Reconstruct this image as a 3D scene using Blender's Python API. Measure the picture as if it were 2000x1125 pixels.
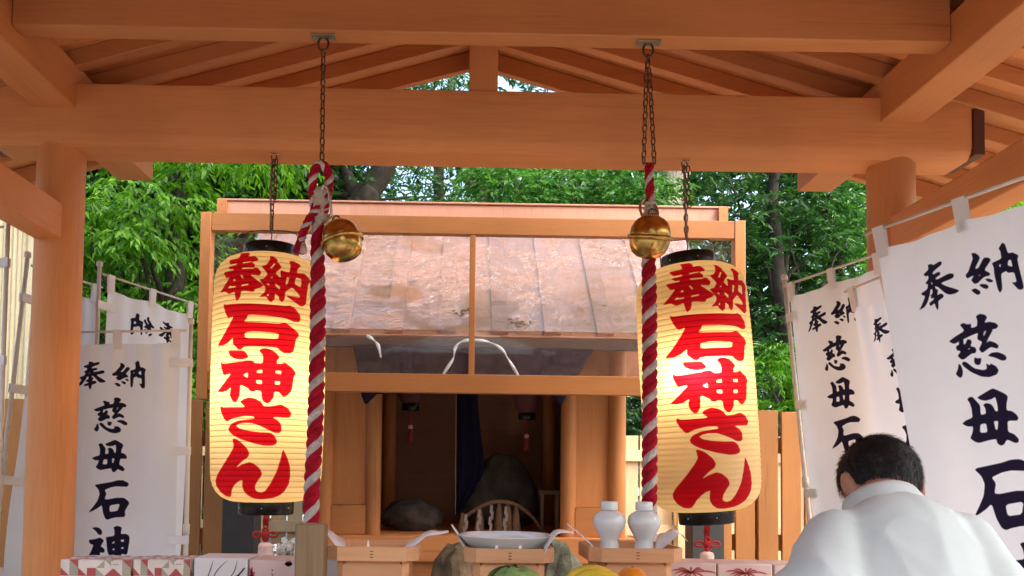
import bpy, bmesh, math, random
import numpy as np
from mathutils import Vector, Matrix, Euler, noise
R = math.radians
for o in list(bpy.data.objects): bpy.data.objects.remove(o)
scene = bpy.context.scene
COL = scene.collection

# ------------------------------------------------------------------ camera
FPX = 1600.0
PPX, PPY = 918.0, 855.0
CAM = Vector((-0.08, 0.0, 1.5))
YAW, PITCH, ROLL = R(-0.66), R(2.5), R(0.72)
cd = bpy.data.cameras.new('camera'); cam = bpy.data.objects.new('camera', cd); COL.objects.link(cam)
CAMROT = Matrix.Rotation(YAW, 3, 'Z') @ Matrix.Rotation(R(90) + PITCH, 3, 'X') @ Matrix.Rotation(ROLL, 3, 'Z')
cam.matrix_world = Matrix.Translation(CAM) @ CAMROT.to_4x4()
cd.lens = 36.0 * FPX / 2000.0; cd.sensor_width = 36.0
cd.shift_x = (1000.0 - PPX) / 2000.0; cd.shift_y = (PPY - 562.5) / 2000.0
cd.clip_start = 0.05; cd.clip_end = 500
scene.camera = cam
# ------------------------------------------------------------------ sky, sun, exposure
SUN_EL, SUN_AZ = R(50), R(125)
w = bpy.data.worlds.new('World'); scene.world = w; w.use_nodes = True
nt = w.node_tree; bg = nt.nodes['Background']
sky = nt.nodes.new('ShaderNodeTexSky'); sky.sky_type = 'NISHITA'; sky.sun_disc = False
sky.sun_elevation = SUN_EL; sky.sun_rotation = SUN_AZ; sky.dust_density = 5.0; sky.air_density = 1.0
hs = nt.nodes.new('ShaderNodeHueSaturation'); hs.inputs['Saturation'].default_value = 0.95
nt.links.new(sky.outputs[0], hs.inputs['Color']); nt.links.new(hs.outputs[0], bg.inputs['Color'])
bg.inputs['Strength'].default_value = 0.15
sl = bpy.data.lights.new('sun', 'SUN'); sl.energy = 0.5; sl.angle = R(25); sl.color = (1.0, 0.96, 0.9)
so = bpy.data.objects.new('sun', sl); COL.objects.link(so)
sd = Vector((math.sin(SUN_AZ) * math.cos(SUN_EL), math.cos(SUN_AZ) * math.cos(SUN_EL), math.sin(SUN_EL)))
so.rotation_euler = sd.to_track_quat('Z', 'Y').to_euler(); so.location = (0, -5, 12)
vs = scene.view_settings; vs.view_transform = 'Standard'; vs.look = 'None'; vs.gamma = 1.0; vs.use_curve_mapping = False
vs.exposure = 2.45
scene.render.engine = 'CYCLES'
scene.cycles.max_bounces = 10; scene.cycles.diffuse_bounces = 6; scene.cycles.transparent_max_bounces = 16

# ------------------------------------------------------------------ helpers
def P(px, py, Y):
    """world point seen at photo pixel (px, py) at depth Y"""
    d = CAMROT @ Vector(((px - PPX) / FPX, -(py - PPY) / FPX, -1.0))
    return CAM + d * ((Y - CAM.y) / d.y)

def tag(o, label=None, cat=None, group=None, kind=None):
    if label: o['label'] = label
    if cat: o['category'] = cat
    if group: o['group'] = group
    if kind: o['kind'] = kind
    return o

def thing(name, label, cat, loc=(0, 0, 0), group=None):
    o = bpy.data.objects.new(name, None); COL.objects.link(o); o.location = loc
    o.empty_display_size = 0.1
    return tag(o, label, cat, group)

def copy_tree(o, parent=None):
    c = o.copy(); COL.objects.link(c); c.parent = parent
    for ch in [x for x in bpy.data.objects if x.parent is o]:
        copy_tree(ch, c)
    return c

class MB:
    def __init__(s): s.v = []; s.f = []; s.m = []; s.mi = 0
    def add(s, vs_, fs_):
        n = len(s.v); s.v += [tuple(p) for p in vs_]
        s.f += [tuple(i + n for i in f) for f in fs_]; s.m += [s.mi] * len(fs_); return s
    def box(s, x0, x1, y0, y1, z0, z1):
        return s.add([(x0, y0, z0), (x1, y0, z0), (x1, y1, z0), (x0, y1, z0), (x0, y0, z1), (x1, y0, z1), (x1, y1, z1), (x0, y1, z1)],
                     [(0, 3, 2, 1), (4, 5, 6, 7), (0, 1, 5, 4), (1, 2, 6, 5), (2, 3, 7, 6), (3, 0, 4, 7)])
    def hexa(s, p):   # 8 points: bottom loop then top loop
        return s.add(p, [(0, 3, 2, 1), (4, 5, 6, 7), (0, 1, 5, 4), (1, 2, 6, 5), (2, 3, 7, 6), (3, 0, 4, 7)])
    def prism(s, poly, axis, a, b):
        """extrude a 2-D polygon along axis ('x': poly is (y,z); 'y': (x,z); 'z': (x,y))"""
        def mk(u, v, t): return {'x': (t, u, v), 'y': (u, t, v), 'z': (u, v, t)}[axis]
        n = len(poly)
        vs_ = [mk(u, v, a) for u, v in poly] + [mk(u, v, b) for u, v in poly]
        fs_ = [tuple(range(n))[::-1], tuple(range(n, 2 * n))] + [(i, (i + 1) % n, n + (i + 1) % n, n + i) for i in range(n)]
        return s.add(vs_, fs_)
    def lathe(s, prof, segs=24, c=(0, 0, 0), caps=True, wob=None):
        vs_ = []; fs_ = []
        for k, (r, z) in enumerate(prof):
            for i in range(segs):
                a = 2 * math.pi * i / segs; rr = r * (wob(a, k) if wob else 1)
                vs_.append((c[0] + rr * math.cos(a), c[1] + rr * math.sin(a), c[2] + z))
        for k in range(len(prof) - 1):
            for i in range(segs):
                j = (i + 1) % segs
                fs_.append((k * segs + i, k * segs + j, (k + 1) * segs + j, (k + 1) * segs + i))
        if caps:
            fs_.append(tuple(range(segs))[::-1]); n = (len(prof) - 1) * segs; fs_.append(tuple(range(n, n + segs)))
        return s.add(vs_, fs_)
    def tube(s, pts, rad, segs=8, closed=False, caps=True, flat=1.0):
        pts = [Vector(p) for p in pts]; n = len(pts)
        rad = rad if isinstance(rad, (list, tuple)) else [rad] * n
        vs_ = []; fs_ = []; up = None
        for i, p in enumerate(pts):
            if closed: t = pts[(i + 1) % n] - pts[i - 1]
            else: t = pts[min(i + 1, n - 1)] - pts[max(i - 1, 0)]
            t.normalize()
            if up is None:
                up = t.orthogonal().normalized()
            else:
                up = (up - t * up.dot(t))
                up = up.normalized() if up.length > 1e-6 else t.orthogonal().normalized()
            b = t.cross(up)
            for k in range(segs):
                a = 2 * math.pi * k / segs
                vs_.append(p + (up * math.cos(a) * flat + b * math.sin(a)) * rad[i])
        for i in range(n if closed else n - 1):
            i2 = (i + 1) % n
            for k in range(segs):
                k2 = (k + 1) % segs
                fs_.append((i * segs + k, i * segs + k2, i2 * segs + k2, i2 * segs + k))
        if caps and not closed:
            fs_.append(tuple(range(segs))[::-1]); m = (n - 1) * segs; fs_.append(tuple(range(m, m + segs)))
        return s.add(vs_, fs_)
    def ball(s, c, r, segs=16, rings=10, sc=(1, 1, 1), rot=None):
        vs_ = []; fs_ = []
        c = Vector(c)
        for j in range(1, rings):
            t = math.pi * j / rings
            for i in range(segs):
                a = 2 * math.pi * i / segs
                p = Vector((r * sc[0] * math.sin(t) * math.cos(a), r * sc[1] * math.sin(t) * math.sin(a), -r * sc[2] * math.cos(t)))
                if rot: p = rot @ p
                vs_.append(c + p)
        q = Vector((0, 0, -r * sc[2])); q2 = Vector((0, 0, r * sc[2]))
        if rot: q = rot @ q; q2 = rot @ q2
        b = len(vs_); vs_ += [c + q, c + q2]
        for j in range(rings - 2):
            for i in range(segs):
                i2 = (i + 1) % segs
                fs_.append((j * segs + i, j * segs + i2, (j + 1) * segs + i2, (j + 1) * segs + i))
        for i in range(segs):
            i2 = (i + 1) % segs
            fs_.append((b, i2, i)); fs_.append((b + 1, (rings - 2) * segs + i, (rings - 2) * segs + i2))
        return s.add(vs_, fs_)
    def mesh(s, name, mats, smooth=False):
        me = bpy.data.meshes.new(name); me.from_pydata(s.v, [], s.f)
        for m in (mats if isinstance(mats, (list, tuple)) else [mats]): me.materials.append(m)
        if any(s.m): me.polygons.foreach_set('material_index', s.m)
        if smooth: me.polygons.foreach_set('use_smooth', [True] * len(me.polygons))
        me.update(); return me
    def build(s, name, mats, parent=None, smooth=False, bevel=0, loc=None, segs=2):
        o = bpy.data.objects.new(name, s.mesh(name, mats, smooth)); COL.objects.link(o)
        if parent is not None:
            o.parent = parent
            if loc is None: o.matrix_parent_inverse = Matrix.Translation(-Vector(parent.location))
        if loc is not None: o.location = loc
        if bevel:
            b = o.modifiers.new('bevel', 'BEVEL'); b.width = bevel; b.segments = segs; b.limit_method = 'ANGLE'; b.angle_limit = R(40)
            o.data.polygons.foreach_set('use_smooth', [True] * len(o.data.polygons))
            b.harden_normals = False
            o.data.set_sharp_from_angle(angle=R(35)) if hasattr(o.data, 'set_sharp_from_angle') else None
        return o

def part(name, mb, mat, parent, **k): return mb.build(name, mat, parent, **k)

# ------------------------------------------------------------------ materials
def newmat(name):
    m = bpy.data.materials.new(name); m.use_nodes = True
    return m, m.node_tree, m.node_tree.nodes['Principled BSDF'], m.node_tree.nodes['Material Output']

def N(t, typ, **kw):
    n = t.nodes.new(typ)
    for k, v in kw.items():
        if k.startswith('in_'):
            key = k[3:]; n.inputs[int(key) if key.isdigit() else key].default_value = v
        else: setattr(n, k, v)
    return n

def ramp(t, fac, stops):
    r = t.nodes.new('ShaderNodeValToRGB'); el = r.color_ramp.elements
    while len(el) < len(stops): el.new(0.5)
    for e, (p, c) in zip(el, stops): e.position = p; e.color = (*c, 1)
    t.links.new(fac, r.inputs['Fac']); return r.outputs['Color']

def plain(name, col, rough=0.6, var=0.12, scale=12, metal=0, bump=0.0, bscale=60, spec=0.4, coat=0):
    m, t, p, out = newmat(name)
    co = N(t, 'ShaderNodeTexCoord'); n = N(t, 'ShaderNodeTexNoise', in_Scale=scale, in_Detail=5.0)
    t.links.new(co.outputs['Object'], n.inputs['Vector'])
    a = [max(0, c * (1 - var)) for c in col]; b = [min(1, c * (1 + var)) for c in col]
    t.links.new(ramp(t, n.outputs['Fac'], [(0.3, a), (0.7, b)]), p.inputs['Base Color'])
    p.inputs['Roughness'].default_value = rough; p.inputs['Metallic'].default_value = metal
    p.inputs['Specular IOR Level'].default_value = spec; p.inputs['Coat Weight'].default_value = coat
    if bump:
        n2 = N(t, 'ShaderNodeTexNoise', in_Scale=bscale, in_Detail=4.0); t.links.new(co.outputs['Object'], n2.inputs['Vector'])
        b_ = N(t, 'ShaderNodeBump', in_Strength=bump, in_Distance=0.01); t.links.new(n2.outputs['Fac'], b_.inputs['Height'])
        t.links.new(b_.outputs[0], p.inputs['Normal'])
    return m

def wood(name, col, axis, rough=0.55, contrast=0.12, fine=110.0, knots=True):
    """planed timber with its grain along one axis"""
    m, t, p, out = newmat(name)
    co = N(t, 'ShaderNodeTexCoord'); oi = N(t, 'ShaderNodeObjectInfo')
    off = N(t, 'ShaderNodeVectorMath', operation='MULTIPLY_ADD')
    cmb = N(t, 'ShaderNodeCombineXYZ')
    for k in range(3): t.links.new(oi.outputs['Random'], cmb.inputs[k])
    off.inputs[1].default_value = (37.0, 23.0, 51.0)
    t.links.new(cmb.outputs[0], off.inputs[0]); t.links.new(co.outputs['Object'], off.inputs[2])
    s = {'x': (0.05, 1, 1), 'y': (1, 0.05, 1), 'z': (1, 1, 0.05)}[axis]
    mp = N(t, 'ShaderNodeMapping'); mp.inputs['Scale'].default_value = s
    t.links.new(off.outputs[0], mp.inputs['Vector'])
    n1 = N(t, 'ShaderNodeTexNoise', in_Scale=fine, in_Detail=6.0, in_Roughness=0.65)
    n2 = N(t, 'ShaderNodeTexNoise', in_Scale=7.0, in_Detail=3.0, in_Distortion=1.2)
    t.links.new(mp.outputs[0], n1.inputs['Vector']); t.links.new(mp.outputs[0], n2.inputs['Vector'])
    n3 = N(t, 'ShaderNodeTexNoise', in_Scale=2.2, in_Detail=4.0); t.links.new(off.outputs[0], n3.inputs['Vector'])
    mx = N(t, 'ShaderNodeMath', operation='MULTIPLY_ADD', in_1=0.55); t.links.new(n1.outputs['Fac'], mx.inputs[0])
    m2 = N(t, 'ShaderNodeMath', operation='MULTIPLY', in_1=0.45); t.links.new(n2.outputs['Fac'], m2.inputs[0])
    t.links.new(m2.outputs[0], mx.inputs[2])
    d = [c * (1 - contrast) * f for c, f in zip(col, (1, 0.93, 0.85))]; l = [min(1, c * (1 + contrast * 0.7)) for c in col]
    c1 = ramp(t, mx.outputs[0], [(0.33, d), (0.5, col), (0.68, l)])
    hsv = N(t, 'ShaderNodeHueSaturation')
    ma = N(t, 'ShaderNodeMapRange', in_1=0.0, in_2=1.0, in_3=0.84, in_4=1.12); t.links.new(oi.outputs['Random'], ma.inputs[0])
    mb = N(t, 'ShaderNodeMapRange', in_1=0.3, in_2=0.7, in_3=0.9, in_4=1.08); t.links.new(n3.outputs['Fac'], mb.inputs[0])
    mm = N(t, 'ShaderNodeMath', operation='MULTIPLY'); t.links.new(ma.outputs[0], mm.inputs[0]); t.links.new(mb.outputs[0], mm.inputs[1])
    t.links.new(mm.outputs[0], hsv.inputs['Value']); t.links.new(c1, hsv.inputs['Color'])
    last = hsv.outputs[0]
    if knots:
        vo = N(t, 'ShaderNodeTexVoronoi', in_Scale=1.3); mpk = N(t, 'ShaderNodeMapping')
        mpk.inputs['Scale'].default_value = {'x': (0.55, 1, 1), 'y': (1, 0.55, 1), 'z': (1, 1, 0.55)}[axis]
        t.links.new(off.outputs[0], mpk.inputs['Vector']); t.links.new(mpk.outputs[0], vo.inputs['Vector'])
        kf = N(t, 'ShaderNodeMapRange', in_1=0.012, in_2=0.028, in_3=0.75, in_4=0.0); t.links.new(vo.outputs['Distance'], kf.inputs[0])
        mk = N(t, 'ShaderNodeMixRGB'); mk.inputs[2].default_value = (col[0] * 0.25, col[1] * 0.17, col[2] * 0.14, 1)
        t.links.new(kf.outputs[0], mk.inputs[0]); t.links.new(last, mk.inputs[1]); last = mk.outputs[0]
    mpc = N(t, 'ShaderNodeMapping'); mpc.inputs['Scale'].default_value = {'x': (0.03, 1, 1), 'y': (1, 0.03, 1), 'z': (1, 1, 0.03)}[axis]
    t.links.new(off.outputs[0], mpc.inputs['Vector'])
    nc = N(t, 'ShaderNodeTexNoise', in_Scale=26.0, in_Detail=3.0); t.links.new(mpc.outputs[0], nc.inputs['Vector'])
    cf = N(t, 'ShaderNodeMapRange', in_1=0.68, in_2=0.73, in_3=0.0, in_4=0.4); t.links.new(nc.outputs['Fac'], cf.inputs[0])
    mc = N(t, 'ShaderNodeMixRGB'); mc.inputs[2].default_value = (col[0] * 0.4, col[1] * 0.3, col[2] * 0.25, 1)
    t.links.new(cf.outputs[0], mc.inputs[0]); t.links.new(last, mc.inputs[1]); last = mc.outputs[0]
    t.links.new(last, p.inputs['Base Color'])
    p.inputs['Roughness'].default_value = rough; p.inputs['Specular IOR Level'].default_value = 0.3
    b_ = N(t, 'ShaderNodeBump', in_Strength=0.12, in_Distance=0.004); t.links.new(mx.outputs[0], b_.inputs['Height'])
    t.links.new(b_.outputs[0], p.inputs['Normal'])
    return m

HIN = (0.62, 0.243, 0.083)
WX, WY, WZ = [wood('cypress_' + a, HIN, a) for a in 'xyz']
FRM = (0.47, 0.188, 0.060)
FX, FY, FZ = [wood('frame_wood_' + a, FRM, a) for a in 'xyz']
ROOFW = wood('roof_board_wood', (0.60, 0.31, 0.205), 'z', contrast=0.1, knots=False)
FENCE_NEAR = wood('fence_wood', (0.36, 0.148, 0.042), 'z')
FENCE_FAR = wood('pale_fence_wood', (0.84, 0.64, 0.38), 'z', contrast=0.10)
FENCE_RAIL = wood('fence_rail_wood', (0.40, 0.17, 0.06), 'x')
DARKWOOD = wood('weathered_post_wood', (0.21, 0.14, 0.075), 'z', contrast=0.3)
SANBO = wood('tray_wood_x', (0.66, 0.36, 0.18), 'x', contrast=0.12, knots=False)
CAPW = plain('dark_copper_cap', (0.10, 0.035, 0.02), 0.5)
GREYPOST = plain('dark_grey_post_paint', (0.035, 0.033, 0.032), 0.5, bump=0.1)
STEEL = plain('rusty_chain_steel', (0.13, 0.08, 0.055), 0.45, var=0.5, scale=60, metal=0.85)
BRIGHTSTEEL = plain('bright_steel', (0.55, 0.53, 0.5), 0.3, metal=1.0)
PLATE = plain('zinc_plate', (0.30, 0.27, 0.2), 0.45, metal=0.7, var=0.3)
BRASS = plain('polished_brass', (0.58, 0.37, 0.11), 0.21, metal=1.0, var=0.4, scale=16, bump=0.08, bscale=25)
LACQUER = plain('black_lacquer', (0.008, 0.007, 0.007), 0.26, spec=0.3)
ROPE_RED = plain('red_rope_cloth', (0.40, 0.009, 0.028), 0.9, var=0.28, scale=28, bump=0.9, bscale=170, spec=0.15)
ROPE_WHITE = plain('white_rope_cloth', (0.58, 0.50, 0.47), 0.9, var=0.25, scale=22, bump=0.9, bscale=170, spec=0.15)
OLDCLOTH = plain('grubby_white_cloth', (0.56, 0.49, 0.40), 0.9, var=0.25, scale=25, bump=0.4, bscale=120, spec=0.1)
PORCELAIN = plain('white_porcelain', (0.66, 0.70, 0.70), 0.12, var=0.03, coat=0.3, spec=0.5)
POLE = plain('pale_plastic_pole', (0.62, 0.57, 0.50), 0.45, var=0.08)
DIMPAPER = plain('shade_grey_paper', (0.30, 0.26, 0.24), 0.9, var=0.15)  # white streamer paper greyed, the dimness inside the shrine put into its colour
PAPER = plain('white_paper', (0.80, 0.78, 0.77), 0.8, var=0.03)
GLASSY = None
PURPLE = plain('purple_curtain_cloth', (0.015, 0.008, 0.020), 0.85, bump=0.2, bscale=300, spec=0.1)
NAVY = plain('navy_curtain_cloth', (0.010, 0.009, 0.024), 0.85, spec=0.1)
TRIM = plain('white_curtain_trim', (0.75, 0.80, 0.83), 0.8)
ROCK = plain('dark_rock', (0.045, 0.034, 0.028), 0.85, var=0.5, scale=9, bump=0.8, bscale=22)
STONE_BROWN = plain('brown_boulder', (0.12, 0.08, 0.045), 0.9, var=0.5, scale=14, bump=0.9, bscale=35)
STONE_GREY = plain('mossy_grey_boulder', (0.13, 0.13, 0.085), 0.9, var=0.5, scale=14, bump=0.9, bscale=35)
STRAW = plain('straw', (0.17, 0.10, 0.06), 0.9, var=0.35, scale=60, bump=0.6, bscale=150)
TASSEL_RED = plain('red_tassel_cord', (0.34, 0.012, 0.014), 0.8, bump=0.3, bscale=300)
TASSEL_PINK = plain('pale_pink_tassel', (0.62, 0.45, 0.40), 0.85, bump=0.3, bscale=200)
BARK_DARK = plain('dark_bark', (0.045, 0.035, 0.028), 0.95, var=0.5, scale=10, bump=0.9, bscale=20)
BARK_GREY = plain('grey_bark', (0.13, 0.11, 0.09), 0.95, var=0.4, scale=12, bump=0.9, bscale=24)

def bark_pale():
    m, t, p, out = newmat('pale_stringy_bark')
    co = N(t, 'ShaderNodeTexCoord'); mp = N(t, 'ShaderNodeMapping'); mp.inputs['Scale'].default_value = (14, 14, 1.4)
    t.links.new(co.outputs['Object'], mp.inputs[0])
    n = N(t, 'ShaderNodeTexNoise', in_Scale=2.2, in_Detail=7.0, in_Roughness=0.7); t.links.new(mp.outputs[0], n.inputs['Vector'])
    t.links.new(ramp(t, n.outputs['Fac'], [(0.35, (0.10, 0.085, 0.065)), (0.5, (0.30, 0.26, 0.21)), (0.7, (0.46, 0.41, 0.34))]), p.inputs['Base Color'])
    p.inputs['Roughness'].default_value = 0.95
    b = N(t, 'ShaderNodeBump', in_Strength=1.0, in_Distance=0.03); t.links.new(n.outputs['Fac'], b.inputs['Height']); t.links.new(b.outputs[0], p.inputs['Normal'])
    return m
BARK_PALE = bark_pale()

def leafmat(name, c0, c1, trans=0.35, gloss=0.35):
    m, t, p, out = newmat(name)
    at = N(t, 'ShaderNodeAttribute', attribute_name='tint')
    col = ramp(t, at.outputs['Fac'], [(0.0, c0), (1.0, c1)])
    t.links.new(col, p.inputs['Base Color']); p.inputs['Roughness'].default_value = 0.38; p.inputs['Specular IOR Level'].default_value = gloss
    tr = N(t, 'ShaderNodeBsdfTranslucent'); g = N(t, 'ShaderNodeHueSaturation', in_Value=1.5, in_Saturation=1.1)
    t.links.new(col, g.inputs['Color']); t.links.new(g.outputs[0], tr.inputs['Color'])
    mx = N(t, 'ShaderNodeMixShader', in_0=trans); t.links.new(p.outputs[0], mx.inputs[1]); t.links.new(tr.outputs[0], mx.inputs[2])
    t.links.new(mx.outputs[0], out.inputs['Surface']); return m
LEAF_BRIGHT = leafmat('bright_leaf', (0.035, 0.15, 0.012), (0.23, 0.46, 0.05), 0.42)
LEAF_DARK = leafmat('dark_leaf', (0.016, 0.055, 0.016), (0.06, 0.165, 0.035), 0.28, 0.5)
LEAF_MID = leafmat('mid_leaf', (0.04, 0.14, 0.03), (0.14, 0.32, 0.06), 0.38, 0.5)
LEAF_LIME = leafmat('lime_leaf', (0.10, 0.30, 0.02), (0.24, 0.50, 0.06), 0.45)

def cloth_print(name, base, ink, edge, trans, weave=900.0, rough=0.85):
    """cloth or paper carrying flat lettering; the mesh attribute 'ink' is the signed distance to the strokes"""
    m, t, p, out = newmat(name)
    at = N(t, 'ShaderNodeAttribute', attribute_name='ink')
    fac = N(t, 'ShaderNodeMapRange', in_1=-edge, in_2=edge, in_3=1.0, in_4=0.0); t.links.new(at.outputs['Fac'], fac.inputs[0])
    co = N(t, 'ShaderNodeTexCoord'); nz = N(t, 'ShaderNodeTexNoise', in_Scale=5.0, in_Detail=5.0); t.links.new(co.outputs['Object'], nz.inputs['Vector'])
    bc = ramp(t, nz.outputs['Fac'], [(0.3, [c * 0.94 for c in base]), (0.7, base)])
    mx = N(t, 'ShaderNodeMixRGB'); mx.inputs[2].default_value = (*ink, 1); t.links.new(fac.outputs[0], mx.inputs[0]); t.links.new(bc, mx.inputs[1])
    t.links.new(mx.outputs[0], p.inputs['Base Color']); p.inputs['Roughness'].default_value = rough; p.inputs['Specular IOR Level'].default_value = 0.15
    nf = N(t, 'ShaderNodeTexNoise', in_Scale=weave, in_Detail=2.0); t.links.new(co.outputs['Object'], nf.inputs['Vector'])
    b = N(t, 'ShaderNodeBump', in_Strength=0.15, in_Distance=0.002); t.links.new(nf.outputs['Fac'], b.inputs['Height']); t.links.new(b.outputs[0], p.inputs['Normal'])
    tr = N(t, 'ShaderNodeBsdfTranslucent'); t.links.new(mx.outputs[0], tr.inputs['Color'])
    ms = N(t, 'ShaderNodeMixShader', in_0=trans); t.links.new(p.outputs[0], ms.inputs[1]); t.links.new(tr.outputs[0], ms.inputs[2])
    t.links.new(ms.outputs[0], out.inputs['Surface']); return m
BANNER = cloth_print('white_banner_cloth', (0.83, 0.85, 0.89), (0.014, 0.011, 0.030), 0.0012, 0.28)
LPAPER = cloth_print('lantern_paper', (0.86, 0.67, 0.37), (0.45, 0.004, 0.012), 0.0010, 0.5, rough=0.6)

def clear_sheet(name, gloss_rough, dirt, refl=0.12, tint=(1, 1, 1), wr=0.0, wscale=20.0):
    m, t, p, out = newmat(name); t.nodes.remove(p)
    tr = N(t, 'ShaderNodeBsdfTransparent'); tr.inputs[0].default_value = (*tint, 1)
    gl = N(t, 'ShaderNodeBsdfGlossy', in_Roughness=gloss_rough); gl.inputs[0].default_value = (1, 1, 1, 1)
    df = N(t, 'ShaderNodeBsdfDiffuse'); df.inputs[0].default_value = (0.66, 0.52, 0.45, 1)
    fr = N(t, 'ShaderNodeFresnel', in_IOR=1.5)
    co = N(t, 'ShaderNodeTexCoord')
    if wr:
        n0 = N(t, 'ShaderNodeTexNoise', in_Scale=wscale, in_Detail=4.0, in_Distortion=1.5); t.links.new(co.outputs['Object'], n0.inputs['Vector'])
        nk = N(t, 'ShaderNodeTexNoise', in_Scale=1.7, in_Detail=2.0); t.links.new(co.outputs['Object'], nk.inputs['Vector'])
        mk = N(t, 'ShaderNodeMapRange', in_1=0.48, in_2=0.62, in_3=0.04, in_4=1.0); t.links.new(nk.outputs['Fac'], mk.inputs[0])
        ab = N(t, 'ShaderNodeMath', operation='SUBTRACT', in_1=0.5); t.links.new(n0.outputs['Fac'], ab.inputs[0])
        a2 = N(t, 'ShaderNodeMath', operation='ABSOLUTE'); t.links.new(ab.outputs[0], a2.inputs[0])
        mm_ = N(t, 'ShaderNodeMath', operation='MULTIPLY'); t.links.new(a2.outputs[0], mm_.inputs[0]); t.links.new(mk.outputs[0], mm_.inputs[1])
        b = N(t, 'ShaderNodeBump', in_Strength=wr, in_Distance=0.10); t.links.new(mm_.outputs[0], b.inputs['Height'])
        t.links.new(b.outputs[0], gl.inputs['Normal']); t.links.new(b.outputs[0], fr.inputs['Normal'])
    fm = N(t, 'ShaderNodeMath', operation='MULTIPLY', in_1=refl / 0.06); t.links.new(fr.outputs[0], fm.inputs[0])
    fm.use_clamp = True
    mx = N(t, 'ShaderNodeMixShader'); t.links.new(fm.outputs[0], mx.inputs[0]); t.links.new(tr.outputs[0], mx.inputs[1]); t.links.new(gl.outputs[0], mx.inputs[2])
    nz = N(t, 'ShaderNodeTexNoise', in_Scale=35.0, in_Detail=8.0, in_Roughness=0.75); t.links.new(co.outputs['Object'], nz.inputs['Vector'])
    dm = N(t, 'ShaderNodeMapRange', in_1=0.35, in_2=0.8, in_3=dirt * 0.3, in_4=dirt * 1.8); t.links.new(nz.outputs['Fac'], dm.inputs[0])
    m2 = N(t, 'ShaderNodeMixShader'); t.links.new(dm.outputs[0], m2.inputs[0]); t.links.new(mx.outputs[0], m2.inputs[1]); t.links.new(df.outputs[0], m2.inputs[2])
    t.links.new(m2.outputs[0], out.inputs['Surface']); return m
GLASS = clear_sheet('dusty_acrylic', 0.03, 0.05, 0.014)
FILM = clear_sheet('wrinkled_plastic_film', 0.03, 0.05, 0.13, wr=0.9, wscale=12.0)
CLEARROOF = clear_sheet('clear_roof_sheet', 0.1, 0.05, 0.06)

# ------------------------------------------------------------------ lettering: traced outlines -> signed distance
def GP(x0, y0, s, *polys): return [[(x0 + x / s, y0 + y / s) for x, y in p] for p in polys]
L0 = 9.378
LG = {}   # lantern glyphs in photo pixels of the left lantern (adds, holes)
LG['hou'] = (GP(440, 500, L0, [(445,135),(600,135),(640,185),(620,235),(740,220),(815,300),(790,335),(700,345),(765,400),(755,450),(820,455),(880,540),(850,598),(680,575),(930,760),(870,805),(770,835),(780,860),(730,880),(610,858),(535,858),(520,970),(455,1030),(425,970),(410,858),(300,895),(215,835),(95,838),(190,740),(300,600),(225,600),(160,487),(375,478),(375,462),(305,455),(248,402),(425,383),(428,360),(295,365),(240,265),(450,255),(455,185)]),
             GP(440, 500, L0, [(375,670),(400,630),(428,668)], [(510,572),(540,578),(575,635),(548,640)], [(268,790),(318,745),(345,762),(425,765),(420,785)], [(535,750),(650,738),(670,755),(535,775)], [(540,348),(690,336),(700,348),(540,370)], [(535,450),(750,453),(755,470),(540,472)]))
_nou = [(725,145),(790,145),(890,215),(870,250),(905,260),(980,345),(885,470),(985,550),(960,395),(1060,410),(1115,400),(1105,260),(1060,180),(1130,155),(1235,190),(1265,238),(1230,290),(1230,382),(1345,345),(1460,455),(1425,520),(1430,760),(1440,920),(1375,995),(1095,845),(1330,835),(1325,790),(1190,670),(1095,780),(1100,920),(1065,990),(1010,950),(995,890),(930,850),(935,960),(880,1022),(830,990),(780,930),(655,960),(745,860),(755,775),(680,690),(620,632),(705,605),(758,512),(620,378),(700,350),(740,270),(740,200)]
_nouh = [[(785,390),(835,290),(855,295),(815,405)], [(805,578),(840,545),(860,572)], [(755,695),(800,685),(820,722)], [(905,660),(995,710),(995,770),(925,715)], [(790,915),(822,855),(828,910)], [(1080,505),(1125,505),(1105,640),(1080,655)], [(1225,475),(1310,470),(1325,640),(1220,595)]]
def _rot(p, c, a, s, d):
    ca, sa = math.cos(a), math.sin(a)
    return [(d[0] + s * ((x - c[0]) * ca - (y - c[1]) * sa), d[1] + s * ((x - c[0]) * sa + (y - c[1]) * ca)) for x, y in p]
_k = (1040, 575), R(6.0), 1 / L0 / 1.06, (572.5, 569)
LG['nou'] = ([_rot(_nou, *_k)], [_rot(h, *_k) for h in _nouh])
LG['ishi'] = (GP(440, 600, L0, [(185,100),(225,130),(500,132),(1000,150),(1260,155),(1350,135),(1420,170),(1500,270),(1512,360),(1490,405),(1420,415),(1280,370),(1000,345),(665,335),(660,385),(595,460),(1180,475),(1275,445),(1330,470),(1480,590),(1495,650),(1450,710),(1420,920),(1370,970),(1270,975),(1200,925),(1155,885),(620,880),(560,930),(500,925),(395,820),(405,715),(310,800),(215,838),(70,830),(200,670),(330,480),(405,350),(300,378),(250,310),(195,170)]),
              GP(440, 600, L0, [(620,640),(780,622),(1190,640),(1170,742),(625,735)]))
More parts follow.
